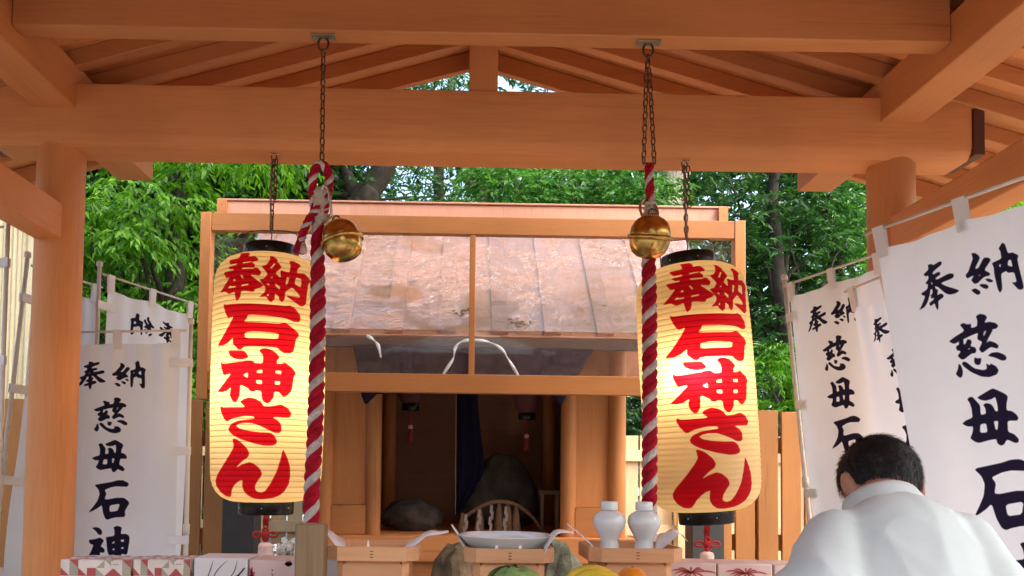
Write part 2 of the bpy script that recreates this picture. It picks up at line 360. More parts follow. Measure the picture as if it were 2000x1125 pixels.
LG['kami'] = (GP(440, 690, L0, [(310,98),(620,108),(665,160),(695,212),(670,240),(560,262),(440,240),(350,185)],
                 [(165,285),(220,315),(590,295),(640,272),(760,275),(810,320),(940,322),(940,190),(875,110),(910,70),(990,58),(1080,85),(1165,145),(1210,210),(1170,260),(1165,318),(1235,315),(1300,292),(1400,370),(1460,455),(1430,520),(1400,770),(1340,850),(1290,880),(1250,865),(1205,805),(1135,800),(1120,910),(1050,1000),(1000,1005),(935,940),(920,800),(840,785),(790,812),(740,800),(700,755),(560,685),(550,880),(500,975),(450,990),(400,940),(360,850),(385,730),(290,790),(200,805),(95,788),(240,650),(385,490),(240,515),(215,490),(165,350)]),
              GP(440, 690, L0, [(605,525),(690,475),(690,575)], [(845,450),(930,430),(935,495),(845,492)], [(1145,440),(1235,440),(1235,500),(1150,485)], [(835,610),(930,615),(930,680),(840,665)], [(1140,620),(1220,620),(1215,680),(1140,678)]))
LG['sa'] = (GP(440, 780, L0, [(180,195),(240,232),(665,235),(560,140),(620,90),(720,60),(840,85),(935,150),(970,210),(1100,205),(1245,165),(1350,230),(1405,320),(1375,395),(1105,390),(1210,455),(1250,520),(1255,630),(1210,662),(1130,655),(1040,605),(900,540),(780,500),(640,495),(540,515),(495,545),(560,590),(700,625),(900,650),(1085,655),(1150,710),(1190,800),(1175,850),(1110,878),(980,880),(780,835),(560,765),(430,700),(365,640),(345,590),(400,510),(530,455),(820,425),(800,385),(640,378),(420,420),(330,468),(290,460),(215,360),(170,250)]), [])
LG['n'] = (GP(440, 860, L0, [(430,10),(500,15),(600,80),(700,180),(740,265),(715,330),(610,400),(505,505),(610,450),(740,408),(830,440),(920,520),(955,600),(945,640),(880,730),(840,800),(830,860),(850,905),(920,925),(990,900),(1080,780),(1180,580),(1240,370),(1280,170),(1350,330),(1390,480),(1395,640),(1370,780),(1290,910),(1200,980),(1080,1025),(900,1048),(780,1035),(680,975),(620,890),(610,800),(620,715),(560,730),(480,790),(410,880),(370,990),(330,1012),(250,1005),(150,935),(75,830),(65,740),(110,640),(250,460),(400,250),(455,150),(440,60)]), [])
# banner glyphs: (adds, holes, de-rotation, target centre and size on the cloth in photo pixels of one banner)
BG = [
 ([[(358,220),(465,215),(485,245),(620,192),(655,210),(640,260),(470,360),(462,405),(580,365),(620,380),(615,420),(510,470),(545,495),(760,415),(830,425),(850,465),(820,505),(615,560),(690,610),(950,718),(860,760),(760,770),(690,740),(560,620),(490,600),(515,650),(565,665),(540,710),(530,755),(620,728),(660,765),(655,800),(545,855),(540,950),(518,1020),(475,960),(455,885),(350,935),(315,880),(440,820),(445,795),(370,800),(380,765),(365,750),(420,715),(430,640),(380,650),(355,730),(280,870),(210,945),(90,998),(160,900),(240,745),(180,735),(145,700),(300,630),(325,548),(275,545),(255,528),(345,465),(352,405),(265,412),(225,370),(370,300)]],
  [[(412,520),(450,550),(412,565)]], 8, (180, 730, 60, 57)),
 ([[(360,235),(430,235),(485,290),(495,340),(370,505),(440,490),(550,340),(610,345),(660,390),(525,545),(600,600),(605,645),(500,655),(380,735),(310,740),(255,665),(340,600),(200,615),(165,600),(155,545),(245,500),(370,330),(370,290)],
   [(500,690),(570,688),(635,735),(625,762),(560,755)], [(385,765),(450,755),(530,780),(550,830),(510,860),(450,830)], [(215,815),(320,808),(400,870),(385,915),(330,925),(270,880)],
   [(650,450),(830,410),(830,290),(805,240),(890,160),(945,190),(970,360),(1050,360),(1140,430),(1105,500),(1125,960),(1065,990),(1020,960),(935,825),(1025,850),(1015,680),(900,670),(880,630),(780,655),(760,900),(712,965),(680,900),(665,640),(675,520)]],
  [[(395,620),(450,600),(440,625)], [(765,520),(790,490),(805,500),(785,548)], [(920,545),(955,470),(1000,470),(1005,590)]], 0, (253.5, 729, 66, 56)),
 ([[(315,260),(375,235),(435,265),(500,258),(490,325),(585,305),(600,220),(578,160),(650,130),(730,150),(760,190),(705,270),(780,255),(870,280),(912,325),(880,362),(830,370),(600,400),(480,435),(355,480),(210,540),(120,495),(240,425),(385,355)],
   [(600,395),(575,460),(580,500),(650,535),(585,640),(635,698),(770,615),(870,648),(895,605),(850,560),(760,525),(700,560),(835,365),(720,330)],
   [(290,500),(285,550),(230,575),(245,635),(310,650),(248,715),(300,770),(350,775),(480,690),(530,695),(555,645),(530,600),(460,585),(490,530),(470,485),(420,482),(385,550),(358,555),(365,450)],
   [(255,825),(300,860),(322,950),(305,1020),(268,1045),(230,1020),(195,980),(240,910)],
   [(305,830),(345,800),(390,815),(500,910),(640,940),(690,920),(680,840),(740,880),(745,845),(830,890),(865,950),(830,1010),(720,1045),(600,1035),(450,965),(340,880)],
   [(515,745),(560,768),(622,760),(600,850),(560,870),(510,845),(502,790)], [(705,738),(780,695),(870,692),(960,730),(998,775),(975,815),(920,820),(820,770)]],
  [[(668,455),(690,390),(725,378),(695,440)], [(412,635),(440,610),(455,625)]], 6, (219, 808, 68, 70)),
 ([[(278,240),(330,205),(390,200),(430,250),(515,350),(505,515),(600,500),(600,400),(560,350),(630,318),(710,340),(755,400),(775,465),(820,465),(820,340),(800,225),(740,262),(620,285),(530,265),(465,220),(770,80),(860,120),(1000,195),(1030,240),(990,350),(975,460),(1060,470),(1140,530),(1168,590),(1140,635),(970,630),(955,810),(1060,850),(1128,930),(1115,985),(1060,1000),(920,935),(860,1020),(800,1040),(740,1000),(735,925),(600,945),(420,990),(340,970),(252,910),(310,810),(340,705),(230,708),(115,658),(200,600),(345,555),(345,400),(320,300)]],
  [[(455,815),(480,675),(585,660),(590,810)], [(725,630),(803,625),(775,770),(742,772)]], 3, (219, 886.5, 70, 63)),
 ([[(280,245),(660,190),(800,155),(920,152),(1040,210),(1060,245),(1020,298),(930,295),(780,285),(660,305),(520,360),(565,430),(525,555),(600,560),(800,525),(960,528),(1060,600),(1085,650),(990,810),(1005,900),(980,940),(800,945),(680,970),(600,998),(550,970),(500,860),(465,680),(380,745),(260,810),(165,848),(280,710),(370,580),(410,440),(380,340)]],
  [[(645,690),(875,655),(828,805),(650,828)]], 0, (221, 971, 82, 76)),
 ([[(300,190),(400,170),(490,190),(560,250),(575,320),(545,370),(480,365),(400,270)],
   [(245,480),(400,465),(510,430),(590,470),(628,505),(535,655),(610,680),(655,740),(640,800),(590,810),(525,790),(535,970),(540,1060),(480,1100),(400,1060),(380,850),(300,910),(200,940),(300,770),(355,610),(280,590),(240,530)],
   [(670,420),(905,390),(900,250),(868,175),(980,140),(1100,180),(1070,345),(1210,340),(1290,390),(1310,470),(1260,830),(1220,860),(1100,830),(1095,1050),(1020,1120),(950,1050),(940,850),(770,870),(720,770),(690,520)]],
  [[(845,560),(920,515),(920,560),(855,585)], [(1080,490),(1160,480),(1160,540),(1080,530)], [(865,710),(925,695),(920,740),(870,745)], [(1085,680),(1160,660),(1155,710),(1090,705)]], 0, (223, 1058, 84, 76)),
]
def poly_sdf(pts, poly):
    """signed distance (negative inside) of an (n,2) array to one polygon"""
    v = np.asarray(poly, float); d = np.full(len(pts), 1e9); inside = np.zeros(len(pts), bool)
    x, y = pts[:, 0], pts[:, 1]
    for i in range(len(v)):
        a, b = v[i - 1], v[i]; e = b - a; L = e @ e
        if L < 1e-12: continue
        t = np.clip(((x - a[0]) * e[0] + (y - a[1]) * e[1]) / L, 0, 1)
        d = np.minimum(d, (x - a[0] - t * e[0]) ** 2 + (y - a[1] - t * e[1]) ** 2)
        c = (a[1] > y) != (b[1] > y)
        with np.errstate(divide='ignore', invalid='ignore'):
            inside ^= c & (x < (b[0] - a[0]) * (y - a[1]) / (b[1] - a[1]) + a[0])
    d = np.sqrt(d); return np.where(inside, -d, d)
def smooth_poly(p):
    """one round of gentle corner cutting so that the traced brush outline is not faceted"""
    q = []
    n = len(p)
    for i in range(n):
        a, b = np.array(p[i]), np.array(p[(i + 1) % n])
        q += [tuple(a * 0.86 + b * 0.14), tuple(a * 0.14 + b * 0.86)]
    return q
def glyph_sdf(pts, glyphs):
    out = np.full(len(pts), 1.0)
    for adds, holes in glyphs:
        allp = np.array([q for p in adds for q in p]); lo, hi = allp.min(0) - 0.02, allp.max(0) + 0.02
        sel = np.where(((pts >= lo) & (pts <= hi)).all(1))[0]
        if not len(sel): continue
        q = pts[sel]; d = np.full(len(q), 1.0)
        for p in adds: d = np.minimum(d, poly_sdf(q, smooth_poly(p)))
        for p in holes: d = np.maximum(d, -poly_sdf(q, smooth_poly(p)))
        out[sel] = np.minimum(out[sel], d)
    return out
LS = 0.00225      # metres per photo pixel on the lantern
LAN_C = (526.0, 742.0)
LGL = [([[((x - LAN_C[0]) * LS, -(y - LAN_C[1]) * LS) for x, y in p] for p in a], [[((x - LAN_C[0]) * LS, -(y - LAN_C[1]) * LS) for x, y in p] for p in h]) for a, h in LG.values()]
BS = 0.00244      # metres per photo pixel on the banner; cloth origin at its top centre
BGL = []
for adds, holes, rot, (cx, cy, bw, bh) in BG:
    rr = lambda p: _rot(p, (600, 600), R(rot), 1, (600, 600))
    A = [rr(p) for p in adds]; H = [rr(p) for p in holes]
    al = np.array([q for p in A for q in p]); lo, hi = al.min(0), al.max(0)
    f = lambda p: [(((x - lo[0]) / (hi[0] - lo[0]) - 0.5) * bw * BS + (cx - 229) * BS, -(((y - lo[1]) / (hi[1] - lo[1]) - 0.5) * bh * BS + (cy - 668) * BS)) for x, y in p]
    BGL.append(([f(p) for p in A], [f(p) for p in H]))

def grid_mesh(name, V, nu, nv, mat, ink=None, closed=False):
    """V: (nv, nu, 3) array"""
    me = bpy.data.meshes.new(name)
    idx = np.arange(nv * nu).reshape(nv, nu)
    if closed:
        nxt = np.roll(idx, -1, axis=1)
        F = np.stack([idx[:-1], nxt[:-1], nxt[1:], idx[1:]], -1).reshape(-1, 4)
    else:
        F = np.stack([idx[:-1, :-1], idx[:-1, 1:], idx[1:, 1:], idx[1:, :-1]], -1).reshape(-1, 4)
    fast_mesh(me, V.reshape(-1, 3), F); me.materials.append(mat)
    me.polygons.foreach_set('use_smooth', np.ones(len(F), bool))
    if ink is not None:
        at = me.attributes.new('ink', 'FLOAT', 'POINT'); at.data.foreach_set('value', ink.astype(np.float32).ravel())
    me.update(); return me
def fast_mesh(me, V, F):
    n, k = F.shape
    me.vertices.add(len(V)); me.vertices.foreach_set('co', np.ascontiguousarray(V, np.float32).ravel())
    me.loops.add(n * k); me.loops.foreach_set('vertex_index', np.ascontiguousarray(F, np.int32).ravel())
    me.polygons.add(n); me.polygons.foreach_set('loop_start', np.arange(0, n * k, k, dtype=np.int32))
    me.update(calc_edges=True)
def link(name, me, parent=None, loc=None):
    o = bpy.data.objects.new(name, me); COL.objects.link(o)
    if parent is not None:
        o.parent = parent
        if loc is None: o.matrix_parent_inverse = Matrix.Translation(-Vector(parent.location))
    if loc is not None: o.location = loc
    return o

# ================================================================== SETTING
def ground():
    m, t, p, out = newmat('pale_gravel_ground')
    co = N(t, 'ShaderNodeTexCoord'); v = N(t, 'ShaderNodeTexVoronoi', in_Scale=45.0); t.links.new(co.outputs['Object'], v.inputs['Vector'])
    n = N(t, 'ShaderNodeTexNoise', in_Scale=1.2, in_Detail=6.0); t.links.new(co.outputs['Object'], n.inputs['Vector'])
    c1 = ramp(t, v.outputs['Color'], [(0.0, (0.15, 0.14, 0.125)), (1.0, (0.33, 0.31, 0.28))])
    c2 = ramp(t, n.outputs['Fac'], [(0.35, (0.75, 0.75, 0.75)), (0.65, (1, 1, 1))])
    mx = N(t, 'ShaderNodeMixRGB', blend_type='MULTIPLY', in_0=1.0); t.links.new(c1, mx.inputs[1]); t.links.new(c2, mx.inputs[2])
    t.links.new(mx.outputs[0], p.inputs['Base Color']); p.inputs['Roughness'].default_value = 0.95
    b = N(t, 'ShaderNodeBump', in_Strength=0.7, in_Distance=0.02); t.links.new(v.outputs['Distance'], b.inputs['Height']); t.links.new(b.outputs[0], p.inputs['Normal'])
    mb = MB(); S = 150; n_ = 12
    vs_ = [(-S + 2 * S * i / n_, -S + 2 * S * j / n_, 0) for j in range(n_ + 1) for i in range(n_ + 1)]
    mb.add(vs_, [(j * (n_ + 1) + i, j * (n_ + 1) + i + 1, (j + 1) * (n_ + 1) + i + 1, (j + 1) * (n_ + 1) + i) for j in range(n_) for i in range(n_)])
    o = mb.build('ground', m); tag(o, kind='structure')
ground()
pv = MB().box(-2.9, 2.9, -2.2, 4.8, 0.004, 0.06).build('paving', plain('pale_concrete_paving', (0.30, 0.28, 0.26), 0.8, bump=0.3, bscale=40), bevel=0.01)
tag(pv, kind='structure')

# ================================================================== PAVILION
pav = thing('worship_pavilion', 'open cypress timber pavilion with round pillars and exposed rafters', 'pavilion', (0, 2.2, 0.06))
PILX, PILY = 1.85, 3.60
BB = 2.896   # underside of the big cross beam
for sx in (-1, 1):
    for y in (PILY, -0.75):
        pl = part('pillar', MB().lathe([(0.103, 0.06), (0.101, 0.5), (0.099, BB + 0.06)], 48, (sx * PILX - 0.015, y, 0)), WZ, pav, smooth=True)
        pl.data.set_sharp_from_angle(angle=R(40))
        part('base_stone', MB().lathe([(0.2, 0.0605), (0.19, 0.13), (0.15, 0.16)], 24, (sx * PILX - 0.015, y, 0)), STONE_GREY, pav, smooth=True)
# big cross beams on the pillars: lower edges rounded
def crossbeam(y, name='cross_beam'):
    t_, h = 0.122, 0.262
    prof = [(-t_, 0.05), (-t_ + 0.012, 0.022), (-t_ + 0.04, 0.0), (t_ - 0.04, 0.0), (t_ - 0.012, 0.022), (t_, 0.05), (t_, h), (-t_, h)]
    b = MB().prism([(y + u, BB + v) for u, v in prof], 'x', -2.13, 2.13)
    o = part(name, b, WX, pav, bevel=0.004)
    for sx in (-1, 1):
        part('beam_end_cap', MB().box(min(sx * 2.131, sx * 2.178), max(sx * 2.131, sx * 2.178), y - t_ - 0.012, y + t_ - 0.03, BB + 0.012, BB + h + 0.012), CAPW, pav, bevel=0.003)
crossbeam(PILY); crossbeam(-0.75)
# purlins along the depth
for sx in (-1, 1):
    a, b = sorted((sx * 1.74 - 0.012, sx * 1.925 - 0.012))
    part('purlin', MB().box(a, b, -1.55, 4.36, 3.050, 3.237), WY, pav, bevel=0.005)
# tie beams low between the pillars
for sx in (-1, 1):
    a, b = sorted((sx * 1.80 - 0.015, sx * 1.92 - 0.015))
    part('tie_beam', MB().box(a, b, -0.74, PILY - 0.02, 2.49, 2.645), WY, pav, bevel=0.006)
# tie beam between the purlins, in front
part('ceiling_beam', MB().box(-1.75, 1.726, 2.960, 3.050, 3.125, 3.44), WX, pav, bevel=0.006)
part('ceiling_beam', MB().box(-1.75, 1.726, 1.6, 1.69, 3.125, 3.42), WX, pav, bevel=0.006)
# rafters
SL, Z0 = 0.285, 3.722
def slope_bar(x0, x1, y0, y1, zt, dz):
    """sloping bar: underside follows the roof pitch from |x0| to |x1|"""
    za, zb = zt - SL * abs(x0), zt - SL * abs(x1)
    return MB().hexa([(x0, y0, za), (x1, y0, zb), (x1, y1, zb), (x0, y1, za), (x0, y0, za + dz), (x1, y0, zb + dz), (x1, y1, zb + dz), (x0, y1, za + dz)])
ys = [3.67 + 0.215 * k for k in range(-24, 3)]
for y in ys:
    for sx in (-1, 1):
        part('rafter', slope_bar(sx * 0.045, sx * 2.62, y, y + 0.058, Z0, 0.075), WX, pav, bevel=0.003, segs=1)
part('ridge_beam', MB().box(-0.043, 0.043, -1.5, 4.36, Z0 - 0.14, Z0 + 0.06), WY, pav, bevel=0.004)
for sx in (-1, 1):
    part('soffit_board', slope_bar(sx * 0.002, sx * 2.70, -1.55, 4.42, Z0 + 0.077, 0.018), WX, pav)
    part('roof_sheet', slope_bar(sx * 0.001, sx * 2.80, -1.62, 4.52, Z0 + 0.098, 0.05), plain('green_copper_roof', (0.12, 0.15, 0.13), 0.6), pav)
    part('gable_board', slope_bar(sx * 0.002, sx * 2.76, 4.33, 4.375, Z0 - 0.022, 0.095), WX, pav, bevel=0.003)
    part('gable_board', slope_bar(sx * 0.002, sx * 2.76, -1.615, -1.57, Z0 - 0.022, 0.095), WX, pav, bevel=0.003)
    part('eave_board', MB().box(*sorted((sx * 2.622, sx * 2.66)), -1.5, 4.3, Z0 - SL * 2.64 - 0.01, Z0 - SL * 2.64 + 0.08), WY, pav, bevel=0.003)
part('king_post', MB().box(-0.062, 0.062, PILY - 0.11, PILY + 0.01, BB + 0.262, Z0 - 0.141), WZ, pav, bevel=0.004)

# ================================================================== CHAINS, ROPES, BELLS
def link_mesh(L, W, r):
    pts = []
    for k in range(14):
        a = 2 * math.pi * k / 14
        x, z = math.cos(a) * (W / 2 - r), math.sin(a) * (W / 2 - r)
        z += (L / 2 - W / 2) * (1 if z > 0.0001 else -1 if z < -0.0001 else 0)
        pts.append((x, 0, z))
    return MB().tube(pts, r, 6, closed=True).mesh('chain_link', STEEL, True)
LINK = link_mesh(0.037, 0.023, 0.0031); LINK_S = link_mesh(0.033, 0.021, 0.0027)
def chain(root, a, b, me=LINK, pitch=0.0275, jit=5, seed=1):
    rnd = random.Random(seed); a, b = Vector(a), Vector(b); d = b - a; n = max(1, round(d.length / pitch))
    q = (-d).to_track_quat('Z', 'Y')
    for k in range(n):
        o = link('link', me, root)
        o.matrix_parent_inverse = Matrix.Identity(4)
        o.location = a + d * ((k + 0.5) / n) - Vector(root.location)
        o.rotation_euler = (q.to_matrix() @ Matrix.Rotation((R(45) if k % 2 else R(-45)) + R(rnd.uniform(-jit, jit)), 3, 'Z')).to_euler()
def hook_plate(root, p):
    pl_ = part('hook_plate', MB().box(p[0] - 0.045, p[0] + 0.045, p[1] - 0.022, p[1] + 0.022, p[2] - 0.006, p[2] - 0.0005), PLATE, root, bevel=0.002)
    mb = MB()
    for dx in (-0.036, 0.036): mb.ball((p[0] + dx, p[1], p[2] - 0.007), 0.006, 8, 6, (1, 1, 0.6))
    part('bolt', mb, PLATE, pl_, smooth=True)['kind'] = 'stuff'
    part('eye_ring', MB().tube([(p[0] + 0.019 * math.cos(a), p[1], p[2] - 0.03 + 0.026 * math.sin(a)) for a in [2 * math.pi * k / 16 for k in range(16)]], 0.0045, 8, closed=True), STEEL, root, smooth=True)
ROPEY = 2.998
def twist(path, D, pitch, mats, root, name='strand', phase=0.0, taper=None, per=18):
    """laid rope of three strands along a path"""
    pts = [Vector(p) for p in path]
    acc = [0.0]
    for i in range(1, len(pts)): acc.append(acc[-1] + (pts[i] - pts[i - 1]).length)
    n = max(8, int(acc[-1] / pitch * per)); res = []; j = 0
    for k in range(n + 1):
        s = acc[-1] * k / n
        while j < len(acc) - 2 and acc[j + 1] < s: j += 1
        f = (s - acc[j]) / max(1e-9, acc[j + 1] - acc[j]); res.append((pts[j].lerp(pts[j + 1], f), s))
    up = None; frames = []
    for k, (p, s) in enumerate(res):
        t = (res[min(k + 1, n)][0] - res[max(k - 1, 0)][0]).normalized()
        if up is None:
            up = Vector((1, 0, 0)); up = (up - t * up.dot(t)).normalized()
        else: up = (up - t * up.dot(t)).normalized()
        frames.append((p, s, up.copy(), t.cross(up)))
    for c, m in enumerate(mats):
        q = []; rr = []
        for p, s, u, b in frames:
            a = phase + 2 * math.pi * (s / pitch + c / len(mats)); d = D * (taper(s / acc[-1]) if taper else 1)
            q.append(p + (u * math.cos(a) + b * math.sin(a)) * d * 0.26); rr.append(d * 0.275)
        part(name, MB().tube(q, rr, 10), m, root, smooth=True)
def spline(pts, n=8):
    pts = [Vector(p) for p in pts]; out = []
    for i in range(len(pts) - 1):
        p0, p1, p2, p3 = pts[max(i - 1, 0)], pts[i], pts[i + 1], pts[min(i + 2, len(pts) - 1)]
        for k in range(n):
            t = k / n
            out.append(0.5 * ((2 * p1) + (p2 - p0) * t + (2 * p0 - 5 * p1 + 4 * p2 - p3) * t * t + (3 * p1 - p0 - 3 * p2 + p3) * t ** 3))
    out.append(pts[-1]); return out
BELLPROF = [(0.004, -0.074), (0.022, -0.073), (0.042, -0.066), (0.058, -0.053), (0.068, -0.034), (0.072, -0.012), (0.0725, -0.006)]
BELLTOP = [(0.0725, 0.006), (0.072, 0.012), (0.069, 0.032), (0.060, 0.052), (0.046, 0.066), (0.030, 0.074), (0.016, 0.077), (0.006, 0.078)]
def bell(name, label, c, rot, hook):
    t = thing(name, label, 'bell', c, 'round brass suzu bells on the ropes')
    M = Euler(rot).to_matrix()
    def sm(n, mb, mat):
        mb.v = [tuple(M @ Vector(v)) for v in mb.v]; o = mb.build(n, mat, t, smooth=True, loc=(0, 0, 0)); return o
    sm('lower_shell', MB().lathe(BELLPROF, 40), BRASS); sm('upper_shell', MB().lathe(BELLTOP, 40), BRASS)
    sm('band', MB().lathe([(0.071, -0.0075), (0.080, -0.006), (0.081, 0), (0.080, 0.006), (0.071, 0.0075)], 40, caps=False), BRASS)
    mb = MB()
    for k in range(20):
        a = 2 * math.pi * k / 20; mb.ball((0.024 * math.cos(a), 0.024 * math.sin(a), 0.0765), 0.0028, 6, 5)
    sm('bead_ring', mb, plain('pale_brass', (0.75, 0.62, 0.4), 0.3, metal=1.0))
    sm('slit', MB().tube([(0.0735 * math.sin(a), 0, -0.0735 * math.cos(a)) for a in [R(-38 + 76 * k / 12) for k in range(13)]], 0.0022, 6), plain('bell_slit_dark', (0.01, 0.008, 0.004)))
    sm('top_ring', MB().tube([(0.013 * math.cos(a), 0, 0.086 + 0.013 * math.sin(a)) for a in [2 * math.pi * k / 14 for k in range(14)]], 0.0032, 6, closed=True), STEEL)
    part('snap_hook', MB().tube(spline(hook, 6), 0.0052, 8), BRIGHTSTEEL, t, smooth=True)
    return t
def wrap(root, a, b, r0, r1, seed=3):
    rnd = random.Random(seed); a, b = Vector(a), Vector(b); prof = []; n = 12
    for k in range(n + 1):
        f = k / n; prof.append(((r0 + (r1 - r0) * f) * (1 + 0.13 * math.sin(f * 17) + 0.08 * rnd.uniform(-1, 1)), f * (b - a).length))
    mb = MB().lathe(prof, 28, wob=lambda an, k: 1 + 0.10 * math.sin(7 * an + k * 0.35) + 0.05 * math.sin(13 * an - k))
    q = (b - a).to_track_quat('Z', 'Y'); mb.v = [tuple(a + q @ Vector(v)) for v in mb.v]
    part('cloth_binding', mb, OLDCLOTH, root, smooth=True)

# --- left rope
p0 = Vector((P(632, 75, ROPEY).x, ROPEY, 3.125))
ch = thing('hanging_chain', 'single rusty chain from the ceiling beam to the rope with the open loop', 'chain', p0, 'chains holding the bell ropes')
hook_plate(ch, p0)
loop_top = P(629, 318, ROPEY)
chain(ch, p0 + Vector((0, 0, -0.052)), loop_top + Vector((0, 0, -0.018)), seed=2)
rp = thing('bell_rope', 'red and white twisted bell rope with an open loop and a small side tassel', 'rope', P(605, 1040, 2.93), 'twisted bell ropes')
B0 = P(621, 425, ROPEY)
loop = [P(618, 432, ROPEY), P(613, 395, ROPEY), P(611, 355, ROPEY), P(616, 330, ROPEY), P(627, 322, ROPEY), P(638, 330, ROPEY), P(643, 352, ROPEY), P(637, 392, ROPEY), P(628, 430, ROPEY)]
twist(spline(loop, 8), 0.034, 0.075, [ROPE_RED, ROPE_RED, ROPE_WHITE], rp)
main = [B0, P(620, 480, ROPEY), P(621, 560, ROPEY), P(620, 680, ROPEY - 0.01), P(615, 850, ROPEY - 0.03), P(609, 960, ROPEY - 0.04), P(607, 1100, ROPEY - 0.05)]
twist(spline(main, 10), 0.057, 0.118, [ROPE_RED, ROPE_RED, ROPE_WHITE], rp, phase=2.2, taper=lambda f: 0.80 + 0.20 * min(1, f * 4))
wrap(rp, P(622, 432, ROPEY), P(628, 368, ROPEY), 0.034, 0.023)
twist(spline([P(624, 405, ROPEY - 0.03), P(606, 425, ROPEY - 0.035), P(594, 450, ROPEY - 0.03), P(587, 472, ROPEY - 0.03)], 6), 0.030, 0.06, [ROPE_RED, ROPE_RED, ROPE_WHITE], rp, 'tail_strand', phase=1)
part('tassel', MB().lathe([(0.012, 0.0), (0.017, -0.012), (0.022, -0.03), (0.025, -0.045)], 14, P(586, 470, ROPEY - 0.03), wob=lambda a, k: 1 + 0.12 * math.sin(6 * a)), ROPE_RED, rp, smooth=True)
part('tassel', MB().lathe([(0.006, 0.0), (0.012, -0.018), (0.014, -0.038)], 10, P(593, 474, ROPEY - 0.045)), ROPE_WHITE, rp, smooth=True)
hk = [P(628, 372, ROPEY - 0.02), P(633, 362, ROPEY - 0.03), P(641, 372, ROPEY - 0.03), P(645, 395, ROPEY - 0.03), P(647, 415, ROPEY - 0.025), P(645, 424, ROPEY - 0.02), P(641, 420, ROPEY - 0.015)]
bell('bell', 'tilted round brass bell hooked beside the rope with the open loop', P(668, 471, ROPEY - 0.03), (R(-4), R(-16), 0), hk)
# --- right rope
p1 = Vector((P(1266, 88, ROPEY).x, ROPEY, 3.125))
ch2 = thing('hanging_chain', 'doubled rusty chain from the ceiling beam to the rope behind the bell', 'chain', p1, 'chains holding the bell ropes')
hook_plate(ch2, p1)
r_top = P(1268, 322, ROPEY)
chain(ch2, p1 + Vector((0, 0, -0.052)), P(1265, 130, ROPEY), seed=5)
chain(ch2, P(1263, 132, ROPEY), P(1257, 320, ROPEY), me=LINK_S, pitch=0.025, seed=6)
chain(ch2, P(1268, 132, ROPEY), P(1278, 320, ROPEY), me=LINK_S, pitch=0.025, seed=7)
part('link_pin', MB().tube([P(1255, 318, ROPEY - 0.005), P(1280, 319, ROPEY - 0.005)], 0.003, 6), STEEL, ch2)
rp2 = thing('bell_rope', 'red and white twisted bell rope whose top passes behind the hanging bell', 'rope', P(1268, 1030, 2.9), 'twisted bell ropes')
twist(spline([r_top + Vector((0, 0, 0.0)), P(1268, 350, ROPEY), P(1272, 400, ROPEY)], 8), 0.034, 0.085, [ROPE_RED, ROPE_RED, ROPE_WHITE], rp2)
wrap(rp2, P(1271, 420, ROPEY), P(1271, 394, ROPEY), 0.026, 0.020, 8)
main2 = [P(1270, 418, ROPEY), P(1267, 500, ROPEY), P(1268, 560, ROPEY), P(1269, 700, ROPEY), P(1269, 860, ROPEY - 0.02), P(1268, 1000, ROPEY - 0.03), P(1267, 1110, ROPEY - 0.03)]
twist(spline(main2, 10), 0.055, 0.106, [ROPE_RED, ROPE_RED, ROPE_WHITE], rp2, phase=0.6, taper=lambda f: 0.82 + 0.18 * min(1, f * 4))
hk2 = [P(1279, 400, ROPEY - 0.02), P(1284, 412, ROPEY - 0.04), P(1283, 428, ROPEY - 0.06), P(1270, 432, ROPEY - 0.085), P(1256, 424, ROPEY - 0.06), P(1250, 405, ROPEY - 0.04), P(1257, 388, ROPEY - 0.03)]
bell('bell', 'upright round brass bell hanging in front of the red and white rope', P(1269, 464, ROPEY - 0.105), (R(14), R(3), 0), hk2)

